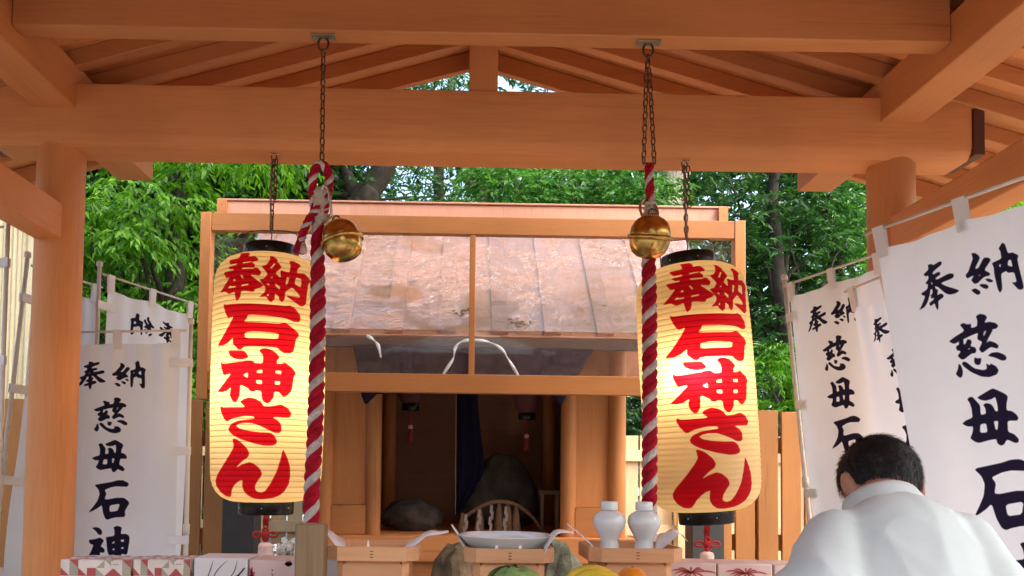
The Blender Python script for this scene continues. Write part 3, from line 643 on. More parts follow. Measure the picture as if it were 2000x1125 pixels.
# ================================================================== BIG LANTERNS
def make_lantern():
    t = thing('paper_lantern', 'x', 'lantern')
    H, RR = 1.065, 0.236
    nz, na = 440, 300
    zs = np.linspace(-H / 2, H / 2, nz); nr = 46
    e = (H / 2 - np.abs(zs)); cr = 0.135
    k = np.clip(1 - e / cr, 0, 1); prof = 0.115 + (RR - 0.115) * np.sqrt(np.clip(1 - k ** 2.6, 0, 1)) ** 0.9
    prof = prof + 0.012 * (1 - (zs / (H / 2)) ** 2) - 0.006
    ph = (zs + H / 2) / H * nr; scal = 0.0018 * (np.abs(np.sin(np.pi * ph)) - 1) * -1
    prof = prof - scal * 0 - 0.0015 * np.abs(np.sin(np.pi * ph)) + 0.0015
    # finer columns across the front where the lettering is
    uf = np.sin(np.linspace(-math.pi / 2, math.pi / 2, 5)); 
    af = -math.pi / 2 + np.linspace(-math.pi / 2, math.pi / 2, 250)
    ab = math.pi / 2 + np.linspace(-math.pi / 2, math.pi / 2, 42)[1:-1]
    an = np.concatenate([af, ab])
    V = np.zeros((nz, len(an), 3)); V[..., 0] = prof[:, None] * np.cos(an); V[..., 1] = prof[:, None] * np.sin(an); V[..., 2] = zs[:, None]
    ink = np.full((nz, len(an)), 1.0); pf = V[:, :250, [0, 2]].reshape(-1, 2)
    ink[:, :250] = glyph_sdf(pf, LGL).reshape(nz, 250)
    me = grid_mesh('lantern_paper', V, len(an), nz, LPAPER, ink, closed=True)
    link('paper_body', me, t, (0, 0, 0))
    hoop = MB()
    for i in range(1, nr):
        z = -H / 2 + H * i / nr; r = float(np.interp(z, zs, prof)) - 0.0026
        hoop.tube([(r * math.cos(a), r * math.sin(a), z) for a in [2 * math.pi * q / 64 for q in range(64)]], 0.0016, 5, closed=True)
    hp = hoop.build('bamboo_hoops', plain('dark_bamboo_hoop', (0.10, 0.055, 0.015), 0.7), t, smooth=True, loc=(0, 0, 0)); hp['kind'] = 'stuff'
    for s in (1, -1):
        zr = s * (H / 2 - 0.012); hh = 0.066
        pr = [(0.108, zr), (0.116, zr), (0.118, zr + s * 0.006), (0.118, zr + s * hh * 0.9), (0.115, zr + s * hh), (0.106, zr + s * hh), (0.106, zr)]
        rg_ = part('black_ring', MB().lathe(pr, 48, caps=False), LACQUER, t, smooth=True, loc=(0, 0, 0))
        mb = MB()
        for k in range(6): mb.ball((0.1185 * math.cos(k * math.pi / 3 - 1.5), 0.1185 * math.sin(k * math.pi / 3 - 1.5), zr + s * hh * 0.55), 0.003, 8, 6)
        part('rivet', mb, BRIGHTSTEEL, rg_, smooth=True, loc=(0, 0, 0))['kind'] = 'stuff'
    zt = H / 2 + 0.045
    h1 = [(-0.119, 0, zt - 0.06), (-0.122, 0, zt + 0.03), (-0.114, 0, zt + 0.062), (-0.085, 0, zt + 0.078), (0, 0, zt + 0.083), (0.085, 0, zt + 0.078), (0.114, 0, zt + 0.062), (0.122, 0, zt + 0.03), (0.119, 0, zt - 0.06)]
    part('wire_handle', MB().tube(spline(h1, 5), 0.0024, 6), STEEL, t, smooth=True, loc=(0, 0, 0))
    part('cable', MB().tube([(0, 0, zt + 0.16), (0.002, 0, zt + 0.08), (0, 0, zt - 0.06), (0, 0, 0.16)], 0.0035, 6), plain('pale_cable', (0.4, 0.33, 0.28), 0.5), t, smooth=True, loc=(0, 0, 0))
    part('top_disc', MB().lathe([(0.106, H / 2 + 0.008), (0.106, H / 2 + 0.012)], 32), LACQUER, t, loc=(0, 0, 0))
    return t, H
lan, LH = make_lantern()
lan2 = copy_tree(lan)
for o_, ax0, ax1, yy, lab, sc, bulb, w_ in ((lan, (529, 506), (520, 980), 3.58, 'lit cream paper lantern with red lettering behind the rope with the open loop', 1.0, (0.0, -0.03, -0.03), 2.3),
                      (lan2, (1345, 524), (1379, 998), 3.53, 'lit cream paper lantern with red lettering and a white hot spot beside the white bottles', 1.02, (-0.045, -0.165, 0.045), 1.9)):
    a, b = P(*ax0, yy), P(*ax1, yy); c = (a + b) / 2; o_.location = c
    d = (a - b).normalized(); o_.rotation_euler = (0, math.atan2(d.x, d.z), 0)
    s_ = (a - b).length / LH; o_.scale = (s_, s_, s_)
    o_['label'] = lab; o_['group'] = 'large red lettered paper lanterns'
    ld = bpy.data.lights.new('lantern_bulb', 'POINT'); ld.energy = w_; ld.color = (1.0, 0.80, 0.50); ld.shadow_soft_size = 0.035
    lo = bpy.data.objects.new('lantern_bulb', ld); COL.objects.link(lo); lo.parent = o_; lo.location = bulb
bpy.context.view_layer.update()
# chains above and tassels below each lantern
def lantern_chain(lab, hp, bot, seed):
    top = Vector((P(*hp, 3.55).x, 3.55, BB + 0.004)); c = thing('hanging_chain', lab, 'chain', top, 'chains holding the lanterns')
    mb = MB()
    for s in (-1, 1): mb.tube([top + Vector((s * 0.022, 0, -0.002)), top + Vector((s * 0.012, 0, -0.012)), top + Vector((0, 0, -0.008))], 0.0035, 6)
    part('screw_hook', mb, BRIGHTSTEEL, c, smooth=True)
    part('hook_ring', MB().tube([top + Vector((0.012 * math.cos(a), 0, -0.024 + 0.018 * math.sin(a))) for a in [k * math.pi / 6 for k in range(12)]], 0.003, 6, closed=True), STEEL, c, smooth=True)
    chain(c, top + Vector((0, 0, -0.036)), bot, me=LINK, pitch=0.027, seed=seed)
    chain(c, top + Vector((0.012, -0.01, -0.036)), top + (Vector(bot) - top) * 0.62 + Vector((0.014, -0.012, 0)), me=LINK_S, pitch=0.026, seed=seed + 1)
    part('cable', MB().tube([top + Vector((-0.006, -0.012, -0.03)), top + (Vector(bot) - top) * 0.6 + Vector((-0.006, -0.012, 0)), Vector(bot) + Vector((0, -0.01, -0.02))], 0.004, 6), plain('brown_cable', (0.25, 0.15, 0.11), 0.5), c, smooth=True)
for o_, hp, lab, sd_ in ((lan, (535, 312), 'short rusty chain above the lantern behind the looped rope', 21), (lan2, (1337, 324), 'short rusty chain above the lantern beside the white bottles', 31)):
    bot = o_.matrix_world @ Vector((0, 0, LH / 2 + 0.132)); lantern_chain(lab, hp, bot, sd_)
def knot_tassel(root, top, s=1.0, pale=TASSEL_PINK, local=False):
    kw = dict(loc=(0, 0, 0)) if local else {}
    c = Vector(top); z = lambda d: c + Vector((0, 0, -d * s))
    mb = MB().tube([z(0), z(0.05)], 0.006 * s, 8)
    for sx in (-1, 1):
        mb.tube([z(0.0) + Vector((sx * 0.006 * s, 0, 0)), z(0.03) + Vector((sx * 0.010 * s, 0, 0)), z(0.075) + Vector((sx * 0.006 * s, 0, 0))], 0.0045 * s, 6)
    part('cord', mb, TASSEL_RED, root, smooth=True, **kw)
    kb = MB()
    for k, (dx, dz, rx, rz) in enumerate(((-0.034, 0, 0.020, 0.011), (0.034, 0, 0.020, 0.011), (0, 0.016, 0.011, 0.013), (0, -0.014, 0.010, 0.011))):
        q = z(0.088) + Vector((dx * s, -0.004 * s, dz * s))
        kb.tube([q + Vector((rx * s * math.cos(a), 0, rz * s * math.sin(a))) for a in [i * math.pi / 8 for i in range(16)]], 0.0048 * s, 6, closed=True)
    kb.ball(z(0.088) + Vector((0, -0.006 * s, 0)), 0.017 * s, 12, 8, (1, 0.6, 0.9))
    part('knot', kb, TASSEL_RED, root, smooth=True, **kw)
    part('tassel_cord', MB().tube([z(0.10), z(0.125)], 0.010 * s, 8), TASSEL_RED, root, smooth=True, **kw)
    part('tassel_head', MB().lathe([(0.010 * s, 0), (0.026 * s, -0.006 * s), (0.031 * s, -0.018 * s), (0.030 * s, -0.03 * s), (0.034 * s, -0.06 * s), (0.037 * s, -0.15 * s)], 20, z(0.12), wob=lambda a, k: 1 + 0.05 * math.sin(9 * a)), pale, root, smooth=True, **kw)
for o_, lab in ((lan, 'red knotted tassel with a pale head under the lantern behind the looped rope'), (lan2, 'red knotted tassel with a pale head under the lantern beside the white bottles')):
    bt = o_.matrix_world @ Vector((0, 0, -LH / 2 - 0.054))
    kt = thing('lantern_tassel', lab, 'tassel', bt, 'tassels under the large lanterns'); knot_tassel(kt, bt, 1.0)
    part('bottom_bar', MB().tube([bt + Vector((-0.11, 0, 0.012)), bt + Vector((0.11, 0, 0.012))], 0.004, 6), STEEL, kt)
# ================================================================== SMALL SHRINE
SY, SZ = 6.10, 1.04
shr = thing('small_shrine', 'small wooden shrine with a steep boarded roof and a dark open front', 'shrine', (0, 6.6, 0))
INY = wood('shade_toned_inner_wood_side', (0.24, 0.11, 0.055), 'y')  # side walls: interior shade put into a darker wood colour
part('stone_base', MB().box(-1.75, 1.75, 5.75, 7.95, 0.0, 0.62), plain('shrine_base_stone', (0.26, 0.22, 0.18), 0.9, bump=0.5, bscale=30), shr, bevel=0.02)
part('floor', MB().box(-1.2, 1.2, 5.98, 7.86, 0.96, SZ), WX, shr, bevel=0.005)
part('sill', MB().box(-1.16, 1.16, 5.93, 5.978, 0.86, SZ + 0.004), WX, shr, bevel=0.005)
part('plinth_board', MB().box(-1.14, 1.14, 6.0, 7.5, 0.621, 0.958), WX, shr)
for x, r in ((-1.085, 0.068), (-0.725, 0.058), (0.725, 0.058), (1.085, 0.068)):
    part('pillar', MB().lathe([(r, SZ + 0.001), (r, 2.62)], 36, (x, SY, 0), caps=True), FZ, shr, smooth=True).data.set_sharp_from_angle(angle=R(40))
    part('pillar', MB().lathe([(r, SZ + 0.001), (r, 2.62)], 24, (x, 7.45, 0), caps=True), FZ, shr, smooth=True)
for sx in (-1, 1):
    a, b = sorted((sx * 0.77, sx * 1.03))
    part('wall_panel', MB().box(a, b, SY - 0.012, SY + 0.03, SZ + 0.22, 2.60), FZ, shr, bevel=0.003)
    part('skirting', MB().box(a + 0.003, b - 0.003, SY - 0.04, SY + 0.028, SZ + 0.002, SZ + 0.218), FX, shr, bevel=0.004)
    a, b = sorted((sx * 1.07, sx * 1.10))
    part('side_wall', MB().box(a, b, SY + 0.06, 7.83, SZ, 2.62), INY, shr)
INW = wood('shade_toned_inner_wood', (0.24, 0.11, 0.055), 'x')  # same wood as outside, its base colour darkened to paint the inner shade
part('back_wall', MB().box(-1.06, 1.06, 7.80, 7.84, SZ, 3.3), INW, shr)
part('lintel', MB().box(-1.3, 1.3, SY - 0.06, SY + 0.06, 2.621, 2.76), FX, shr, bevel=0.004)
part('ceiling', MB().box(-1.06, 1.06, SY + 0.062, 7.79, 2.70, 2.74), FX, shr)
part('centre_post', MB().box(-0.03, -0.012, 6.86, 6.90, SZ + 0.002, 2.69), plain('dark_centre_post', (0.16, 0.09, 0.05), 0.7), shr)
# roof: 45 degree boards and raised battens
EY, EZ, RY = 5.60, 2.428, 6.76
def roof_strip(x0, x1, lift, thick, y0=EY, y1=RY, back=False):
    n = Vector((0, -math.sqrt(.5), math.sqrt(.5))); pts = []
    for k in (0, 1):
        for (x, y) in ((x0, y0), (x1, y0), (x1, y1), (x0, y1)):
            pts.append(Vector((x, y, EZ + (y - EY))) + n * (lift + thick * k))
    if back: pts = [Vector((p.x, 2 * RY - p.y, p.z)) for p in pts]
    mb = MB().hexa(pts)
    return mb
bx = [-1.635, -1.272, -0.909, -0.545, -0.182, 0.182, 0.545, 0.909, 1.272, 1.635]
edges = [-1.73] + bx + [1.73]
for i in range(len(edges) - 1):
    part('roof_board', roof_strip(edges[i] + 0.001, edges[i + 1] - 0.001, 0.0, 0.02), ROOFW, shr, bevel=0.002, segs=1)
for x in bx:
    part('roof_batten', roof_strip(x - 0.058, x + 0.058, 0.021, 0.030, EY + 0.012), ROOFW, shr, bevel=0.003, segs=1)
part('roof_back', roof_strip(-1.73, 1.73, 0.0, 0.03, back=True), ROOFW, shr)
part('roof_frame', roof_strip(-1.70, 1.70, -0.035, 0.034), FX, shr)
part('eave_board', MB().box(-1.735, 1.735, EY - 0.028, EY + 0.012, EZ - 0.072, EZ - 0.004), plain('dark_eave_board', (0.085, 0.045, 0.032), 0.7), shr, bevel=0.003)
part('ridge_cap', MB().box(-1.76, 1.76, RY - 0.1, RY + 0.1, EZ + RY - EY - 0.02, EZ + RY - EY + 0.08), ROOFW, shr, bevel=0.006)
for sx in (-1, 1):   # gable ends
    a, b = sorted((sx * 1.03, sx * 1.06))
    part('gable_wall', MB().prism([(EY + 0.45, 2.77), (2 * RY - EY - 0.45, 2.77), (RY, EZ + RY - EY - 0.06)], 'x', a, b), FY, shr)
# rafter-end brackets below the eave
for x in np.linspace(-1.6, 1.6, 9):
    part('rafter', MB().hexa([(x - 0.03, EY + 0.02, EZ - 0.075), (x + 0.03, EY + 0.02, EZ - 0.075), (x + 0.03, SY, EZ + 0.36), (x - 0.03, SY, EZ + 0.36), (x - 0.03, EY + 0.02, EZ - 0.03), (x + 0.03, EY + 0.02, EZ - 0.03), (x + 0.03, SY, EZ + 0.42), (x - 0.03, SY, EZ + 0.42)]), FY, shr)
# wrinkled film over the roof, a real sheet with its own creases
def film():
    nu, nv = 260, 110; rnd = random.Random(5)
    U = np.linspace(-1.72, 1.72, nu); W = np.linspace(0.012, RY - EY - 0.1, nv)
    V = np.zeros((nv, nu, 3)); nrm = np.array((0, -math.sqrt(.5), math.sqrt(.5)))
    for j, t_ in enumerate(W):
        for i, x in enumerate(U):
            q = Vector((x * 7, t_ * 9, 3.1))
            c = noise.noise(q) * 0.5 + noise.noise(q * 2.3) * 0.35
            lift = 0.0565 + 0.0022 * (c + 0.5 * noise.noise(Vector((x * 3, t_ * 22, 9))))
            V[j, i] = (x, EY + t_, EZ + t_); V[j, i] += nrm * lift
    return grid_mesh('roof_film', V, nu, nv, FILM)
link('plastic_film', film(), shr)
# fallen leaves caught on the film
lrnd = random.Random(77)
lv = MB()
for (px, py, n) in ((900, 632, 16), (1013, 652, 22), (1172, 498, 1), (1165, 619, 1), (700, 560, 1)):
    for k in range(n):
        t_ = (925 - py) / 1600; y = (EZ - 1.5 - EY + 0.0) / (t_ - 1.0) if abs(t_ - 1) > 1e-3 else 6
        y = min(max(y, EY + 0.03), RY - 0.1); c = P(px + lrnd.gauss(0, 9), py, y)
        c = Vector((c.x, y + lrnd.gauss(0, 0.02), 0)); c.z = EZ + (c.y - EY) + 0.0855
        a = lrnd.uniform(0, 6.28); d = Vector((math.cos(a), math.sin(a) * 0.7, math.sin(a) * 0.7)) * 0.022; e = Vector((-d.y, d.x * 0.7, d.x * 0.7)) * 0.35
        lv.add([c - d, c + e, c + d, c - e], [(0, 1, 2, 3)])
fl = lv.build('fallen_leaves', plain('dry_leaf', (0.10, 0.075, 0.04), 0.9, var=0.5)); tag(fl, 'small brown leaves lying on the filmed shrine roof', 'leaves', kind='stuff')

# --- curtain under the eave with white piping
cur = thing('shrine_curtain', 'dark purple curtain with white curved piping under the shrine eave', 'curtain', (0, 5.53, 2.3))
def curtain_sheet(pts_top, pts_bot, y, mat, name, waves, amp, seed, n=60, m=16):
    V = np.zeros((m, n, 3))
    for j in range(m):
        for i in range(n):
            f = i / (n - 1); g = j / (m - 1)
            xt = np.interp(f, [p[0] for p in pts_top], [p[1] for p in pts_top]); zt = np.interp(f, [p[0] for p in pts_top], [p[2] for p in pts_top])
            xb = np.interp(f, [p[0] for p in pts_bot], [p[1] for p in pts_bot]); zb = np.interp(f, [p[0] for p in pts_bot], [p[2] for p in pts_bot])
            V[j, i] = (xt + (xb - xt) * g, y + amp * g * math.sin(f * waves + seed) + 0.5 * amp * math.sin(f * waves * 2.3 + g * 2), zt + (zb - zt) * g)
    o = link(name, grid_mesh(name, V, n, m, mat), cur); s = o.modifiers.new('thickness', 'SOLIDIFY'); s.thickness = 0.003; return o
CY = 5.535
q = lambda px, py: P(px, py, CY)
tp = [(0, q(690, 640).x, q(690, 672).z), (1, q(1160, 640).x, q(1160, 682).z)]
bt = [(0, q(720, 0).x, q(720, 772).z), (0.06, q(728, 0).x, q(728, 792).z), (0.12, q(750, 0).x, q(750, 770).z), (0.3, q(850, 0).x, q(850, 768).z), (0.5, q(922, 0).x, q(922, 760).z), (0.7, q(1000, 0).x, q(1000, 768).z), (0.9, q(1080, 0).x, q(1080, 770).z), (0.96, q(1100, 0).x, q(1100, 795).z), (1, q(1112, 0).x, q(1112, 772).z)]
curtain_sheet(tp, bt, CY, PURPLE, 'cloth', 24, 0.010, 1)
def piping(pts, w):
    c = [P(x, y, CY - 0.024) for x, y in pts]; c = spline(c, 8); mb = MB()
    vs2 = []
    for i, p_ in enumerate(c):
        d_ = (c[min(i + 1, len(c) - 1)] - c[max(i - 1, 0)]).normalized(); sd_ = Vector((-d_.z, 0, d_.x)) * w * (0.75 + 0.35 * math.sin(i * 0.5))
        vs2 += [p_ - sd_ + Vector((0, 0.004 * math.sin(i * 0.9), 0)), p_ + sd_ + Vector((0, -0.004 * math.sin(i * 0.7), 0))]
    mb.add(vs2, [(2 * i, 2 * i + 1, 2 * i + 3, 2 * i + 2) for i in range(len(c) - 1)])
    pp_ = part('piping', mb, TRIM, cur, smooth=True); pp_.modifiers.new('thickness', 'SOLIDIFY').thickness = 0.003
piping([(716, 655), (730, 664), (739, 676), (744, 698)], 0.011)
piping([(918, 664), (900, 668), (889, 680), (885, 700), (866, 731), (858, 745)], 0.010)
piping([(926, 664), (955, 668), (980, 682), (993, 702), (1012, 733), (1020, 746)], 0.010)
# narrow hanging navy drape in the opening
dr = thing('hanging_drape', 'narrow dark navy drape hanging down the middle of the shrine opening', 'drape', (0, 6.7, 2.6))
DY = 6.72
o2 = [(890, 760, 932, 760), (890, 820, 936, 820), (890, 880, 944, 880), (890, 920, 947, 912), (889, 950, 936, 945), (888, 985, 915, 975), (888, 1010, 900, 1000)]
V = np.zeros((len(o2) * 4, 14, 3))
for j in range(len(o2) * 4):
    f = j / (len(o2) * 4 - 1) * (len(o2) - 1); k = min(int(f), len(o2) - 2); g = f - k
    a = [o2[k][i] + (o2[k + 1][i] - o2[k][i]) * g for i in range(4)]; pa, pb = P(a[0], a[1], DY), P(a[2], a[3], DY)
    if j == 0: pa.z = pb.z = 2.69
    for i in range(14):
        p_ = pa.lerp(pb, i / 13); V[j, i] = (p_.x, p_.y + 0.02 * math.sin(i * 1.1 + j * 0.05), p_.z)
dro = link('cloth', grid_mesh('drape_cloth', V, 14, len(o2) * 4, NAVY), dr); s_ = dro.modifiers.new('thickness', 'SOLIDIFY'); s_.thickness = 0.004
part('cord', MB().tube([P(891, 764, DY - 0.02), P(889.5, 1005, DY - 0.02)], 0.0035, 6), plain('pale_cord', (0.35, 0.25, 0.18)), dr)
# small unlit lanterns inside
DIMRED = plain('shade_dark_red_tassel', (0.16, 0.012, 0.012), 0.9)  # tassel red darkened so the colour carries the gloom inside the shrine
def mini_lantern(px, py, lab):
    c = P(px, py, 6.45); t = thing('small_lantern', lab, 'lantern', c, 'small unlit lanterns inside the shrine')
    pr = [(0.05, 0.0)] + [(0.055 + 0.055 * math.sin(math.pi * (k + 0.5) / 22) ** 0.5 + 0.0015 * (k % 2), 0.34 * (k + 0.5) / 22) for k in range(22)] + [(0.05, 0.34)]
    part('paper_body', MB().lathe(pr, 28, c + Vector((0, 0, 0.05))), plain('dim_lantern_paper', (0.10, 0.03, 0.03), 0.8), t, smooth=True)
    part('bottom_ring', MB().lathe([(0.066, 0.0), (0.068, 0.004), (0.068, 0.05), (0.064, 0.054)], 32, c), LACQUER, t, smooth=True)
    part('top_ring', MB().lathe([(0.066, 0.0), (0.068, 0.004), (0.068, 0.05), (0.064, 0.054)], 32, c + Vector((0, 0, 0.386))), LACQUER, t, smooth=True)
    part('hanger', MB().tube([c + Vector((0, 0, 0.44)), (c.x, c.y, 2.70)], 0.004, 6), STEEL, t)
    part('cord', MB().tube([c, c + Vector((0, 0, -0.12))], 0.003, 6), TASSEL_RED, t)
    part('tassel_head', MB().ball(c + Vector((0, 0, -0.13)), 0.020, 10, 8), plain('pale_tassel_head', (0.6, 0.35, 0.3)), t, smooth=True)
    part('tassel', MB().lathe([(0.012, 0), (0.020, -0.03), (0.024, -0.10)], 14, c + Vector((0, 0, -0.142)), wob=lambda a, k: 1 + 0.08 * math.sin(7 * a)), DIMRED, t, smooth=True)
mini_lantern(802, 802, 'small dark lantern with red tassel above the low rounded rock')
mini_lantern(1029, 820, 'small dark lantern with red tassel above the tall roped rock')
# rocks
def rock(name, label, base, rx, ry, h, mat, seed, power=1.0, cat='rock', group=None, sub=3, rough=0.22):
    bm = bmesh.new(); bmesh.ops.create_icosphere(bm, subdivisions=sub, radius=1.0)
    for v in bm.verts:
        d = v.co.normalized()
        n_ = noise.noise(d * 1.3 + Vector((seed, 0, 0))) * 0.5 + noise.noise(d * 3.1 + Vector((0, seed, 0))) * 0.28 + 0.16 * noise.noise(d * 7 + Vector((0, 0, seed)))
        k = 1 + rough * 2 * n_
        z = d.z * k
        zz = (z + 1) / 2; taper = 1 - (1 - power) * max(0, zz) if power < 1 else 1
        v.co = Vector((d.x * k * rx * taper, d.y * k * ry * taper, max(0, zz) * h))
    me = bpy.data.meshes.new(name); bm.to_mesh(me); bm.free(); me.materials.append(mat)
    o = link(name, me); o.location = base; tag(o, label, cat, group)
    me.polygons.foreach_set('use_smooth', [sub > 3] * len(me.polygons)); return o
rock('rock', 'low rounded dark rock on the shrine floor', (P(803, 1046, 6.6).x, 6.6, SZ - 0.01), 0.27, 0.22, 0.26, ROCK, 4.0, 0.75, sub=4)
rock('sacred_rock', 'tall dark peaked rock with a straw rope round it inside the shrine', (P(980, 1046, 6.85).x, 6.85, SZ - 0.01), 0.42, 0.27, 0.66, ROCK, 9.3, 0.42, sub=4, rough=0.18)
# straw rope with paper streamers
sh = thing('straw_rope', 'sagging straw rope with straw fringes and white zigzag paper streamers', 'straw rope', (P(975, 1046, 6.4).x, 6.42, SZ))
arc = spline([P(890, 1052, 6.45), P(905, 1015, 6.43), P(935, 992, 6.4), P(968, 980, 6.38), P(1005, 985, 6.4), P(1040, 1010, 6.43), P(1062, 1044, 6.45)], 8)
part('rope', MB().tube(arc, [0.010 + 0.006 * math.sin(math.pi * k / (len(arc) - 1)) for k in range(len(arc))], 8), STRAW, sh, smooth=True)
for k, (px, py) in enumerate(((903, 1002), (920, 998), (937, 990), (956, 984), (975, 981), (992, 982), (1008, 988))):
    if k % 2 == 0 or k == 5:
        c = P(px, py, 6.40); part('straw_fringe', MB().lathe([(0.010, 0), (0.030, -0.09), (0.046, -0.26)], 12, c, wob=lambda a, k_: 1 + 0.25 * math.sin(5 * a)), STRAW, sh, smooth=True)
for px, py in ((912, 1003), (938, 994), (962, 985), (990, 988)):
    c = P(px, py, 6.36); mb = MB(); w_, h_ = 0.020, 0.075
    for k in range(4):
        x0 = c.x + (0.006 if k % 2 else -0.006) + k * -0.005; z1 = c.z - k * h_ * 0.62
        mb.add([(x0 - w_ / 2, c.y - 0.003 * k, z1), (x0 + w_ / 2, c.y - 0.003 * k - 0.004, z1 - 0.012), (x0 + w_ / 2 - 0.006, c.y - 0.003 * k - 0.004, z1 - h_), (x0 - w_ / 2 - 0.006, c.y - 0.003 * k, z1 - h_ + 0.012)], [(0, 1, 2, 3)])
    st = part('paper_streamer', mb, DIMPAPER, sh); s_ = st.modifiers.new('thickness', 'SOLIDIFY'); s_.thickness = 0.0008
# little stand in the corner
ls = thing('little_stand', 'little dark wooden stand in the shrine corner beside the tall rock', 'stand', (P(1072, 1046, 6.7).x, 6.7, SZ))
c = Vector(ls.location); part('top', MB().box(c.x - 0.09, c.x + 0.09, c.y - 0.07, c.y + 0.07, SZ + 0.30, SZ + 0.33), DARKWOOD, ls)
for dx in (-0.06, 0.06):
    for dy in (-0.045, 0.045): part('leg', MB().box(c.x + dx - 0.012, c.x + dx + 0.012, c.y + dy - 0.012, c.y + dy + 0.012, SZ + 0.002, SZ + 0.299), DARKWOOD, ls)
# small bronze-tone blocks either side of the sill
# ================================================================== SHELTER FRAME WITH CLEAR PANES
FYP = 5.30; fx0, fx1 = -1.785, 1.765; zb0, zb1, zt0, zt1 = 2.018, 2.14, 3.055, 3.172
shel = thing('shelter_frame', 'wooden shelter frame with two wide dusty clear panes before the shrine roof', 'shelter', (0, 5.5, 0))
part('bottom_rail', MB().box(fx0 + 0.072, fx1 - 0.072, FYP - 0.03, FYP + 0.03, zb0, zb1), FX, shel, bevel=0.004)
part('top_rail', MB().box(fx0 + 0.072, fx1 - 0.072, FYP - 0.03, FYP + 0.03, zt0, zt1), FX, shel, bevel=0.004)
for a in (fx0, fx1 - 0.07): part('stile', MB().box(a, a + 0.07, FYP - 0.034, FYP + 0.05, zb0 - 0.06, zt1 + 0.004), FZ, shel, bevel=0.004)
mx_ = P(922, 600, FYP).x
part('mullion', MB().box(mx_ - 0.019, mx_ + 0.019, FYP - 0.026, FYP + 0.026, zb1 + 0.001, zt0 - 0.001), FZ, shel, bevel=0.003)
for a, b in ((fx0 + 0.071, mx_ - 0.0195), (mx_ + 0.0195, fx1 - 0.071)):
    part('pane', MB().box(a, b, FYP + 0.004, FYP + 0.008, zb1 + 0.0005, zt0 - 0.0005), GLASS, shel)
part('roof_edge_board', MB().box(-1.70, 1.69, 5.40, 5.44, 3.185, 3.292), ROOFW, shel, bevel=0.004)
part('roof_edge_strip', MB().box(-1.715, 1.705, 5.385, 5.46, 3.294, 3.306), ROOFW, shel, bevel=0.003)
for x in (-1.68, 1.65):
    part('side_rail', MB().box(x - 0.03, x + 0.03, 5.36, 5.40, zt1 - 0.08, 3.293), FY, shel)
for px in (478, 1370):
    x = P(px, 1000, FYP + 0.12).x
    part('steel_post', MB().box(x - 0.105, x + 0.105, FYP - 0.03, FYP + 0.14, 0.0, zb0 - 0.002), GREYPOST, shel, bevel=0.006)
# ================================================================== FENCES
def fence(label, x0, x1, y, ztop, bw, gap, mat, rmat, thick=0.028, rails=(1.72, 1.05), jit=0.006, seed=1, group=None, rail_side=1):
    t = thing('board_fence', label, 'fence', ((x0 + x1) / 2, y, 0), group); rnd = random.Random(seed); x = x0
    while x < x1:
        dz = rnd.uniform(-jit, jit); dy = rnd.uniform(-0.004, 0.004); w_ = bw * rnd.uniform(0.96, 1.04)
        part('board', MB().box(x, x + w_, y + dy, y + dy + thick, 0.05, ztop + dz), mat, t, bevel=0.003, segs=1)
        x += w_ + gap
    for z in rails:
        yy = (y + thick + 0.006, y + thick + 0.05) if rail_side > 0 else (y - 0.05, y - 0.006)
        part('rail', MB().box(x0, x, *yy, z - 0.055, z + 0.055), rmat, t, bevel=0.003, segs=1)
    xx = x0 + 0.3
    while xx < x:
        yy = (y + thick + 0.052, y + thick + 0.13) if rail_side > 0 else (y - 0.13, y - 0.052)
        part('post', MB().box(xx, xx + 0.08, *yy, 0, ztop - 0.1), rmat, t); xx += 1.4
    return t
XL = P(358, 800, 5.6).x
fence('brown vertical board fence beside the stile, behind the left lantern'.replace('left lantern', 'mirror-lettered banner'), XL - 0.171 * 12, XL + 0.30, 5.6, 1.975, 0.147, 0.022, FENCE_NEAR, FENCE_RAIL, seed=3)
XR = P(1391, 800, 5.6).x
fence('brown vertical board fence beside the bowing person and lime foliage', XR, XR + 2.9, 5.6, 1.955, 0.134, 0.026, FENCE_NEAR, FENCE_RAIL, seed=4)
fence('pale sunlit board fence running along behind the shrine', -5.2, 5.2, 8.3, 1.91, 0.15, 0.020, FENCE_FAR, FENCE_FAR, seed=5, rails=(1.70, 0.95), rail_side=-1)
# ================================================================== CORRUGATED BUILDING
bld = thing('corrugated_building', 'cream corrugated metal building behind the board fence', 'building', (-6.3, 8.5, 0))
CREAM = plain('cream_corrugated_metal', (0.62, 0.52, 0.32), 0.5, var=0.05)
nx = 520; xs = np.linspace(-9.0, P(62, 600, 7.2).x, nx); V = np.zeros((2, nx, 3))
for j in (0, 1):
    V[j, :, 0] = xs; V[j, :, 1] = 7.2 + 0.012 * np.sin(xs / 0.042 * 2 * math.pi); V[j, :, 2] = 0.0 if j == 0 else 5.2
link('front_wall', grid_mesh('front_wall', V[:, :, :], nx, 2, CREAM), bld)
xe = float(xs[-1])
part('corner_trim', MB().box(xe - 0.03, xe + 0.02, 7.16, 7.24, 0, 5.2), CREAM, bld)
part('side_wall', MB().box(xe - 0.02, xe, 7.25, 7.9, 0, 5.2), CREAM, bld)
part('roof', MB().box(-9.2, xe + 0.15, 7.0, 8.1, 5.2, 5.35), plain('grey_metal_roof', (0.2, 0.2, 0.2), 0.5), bld)

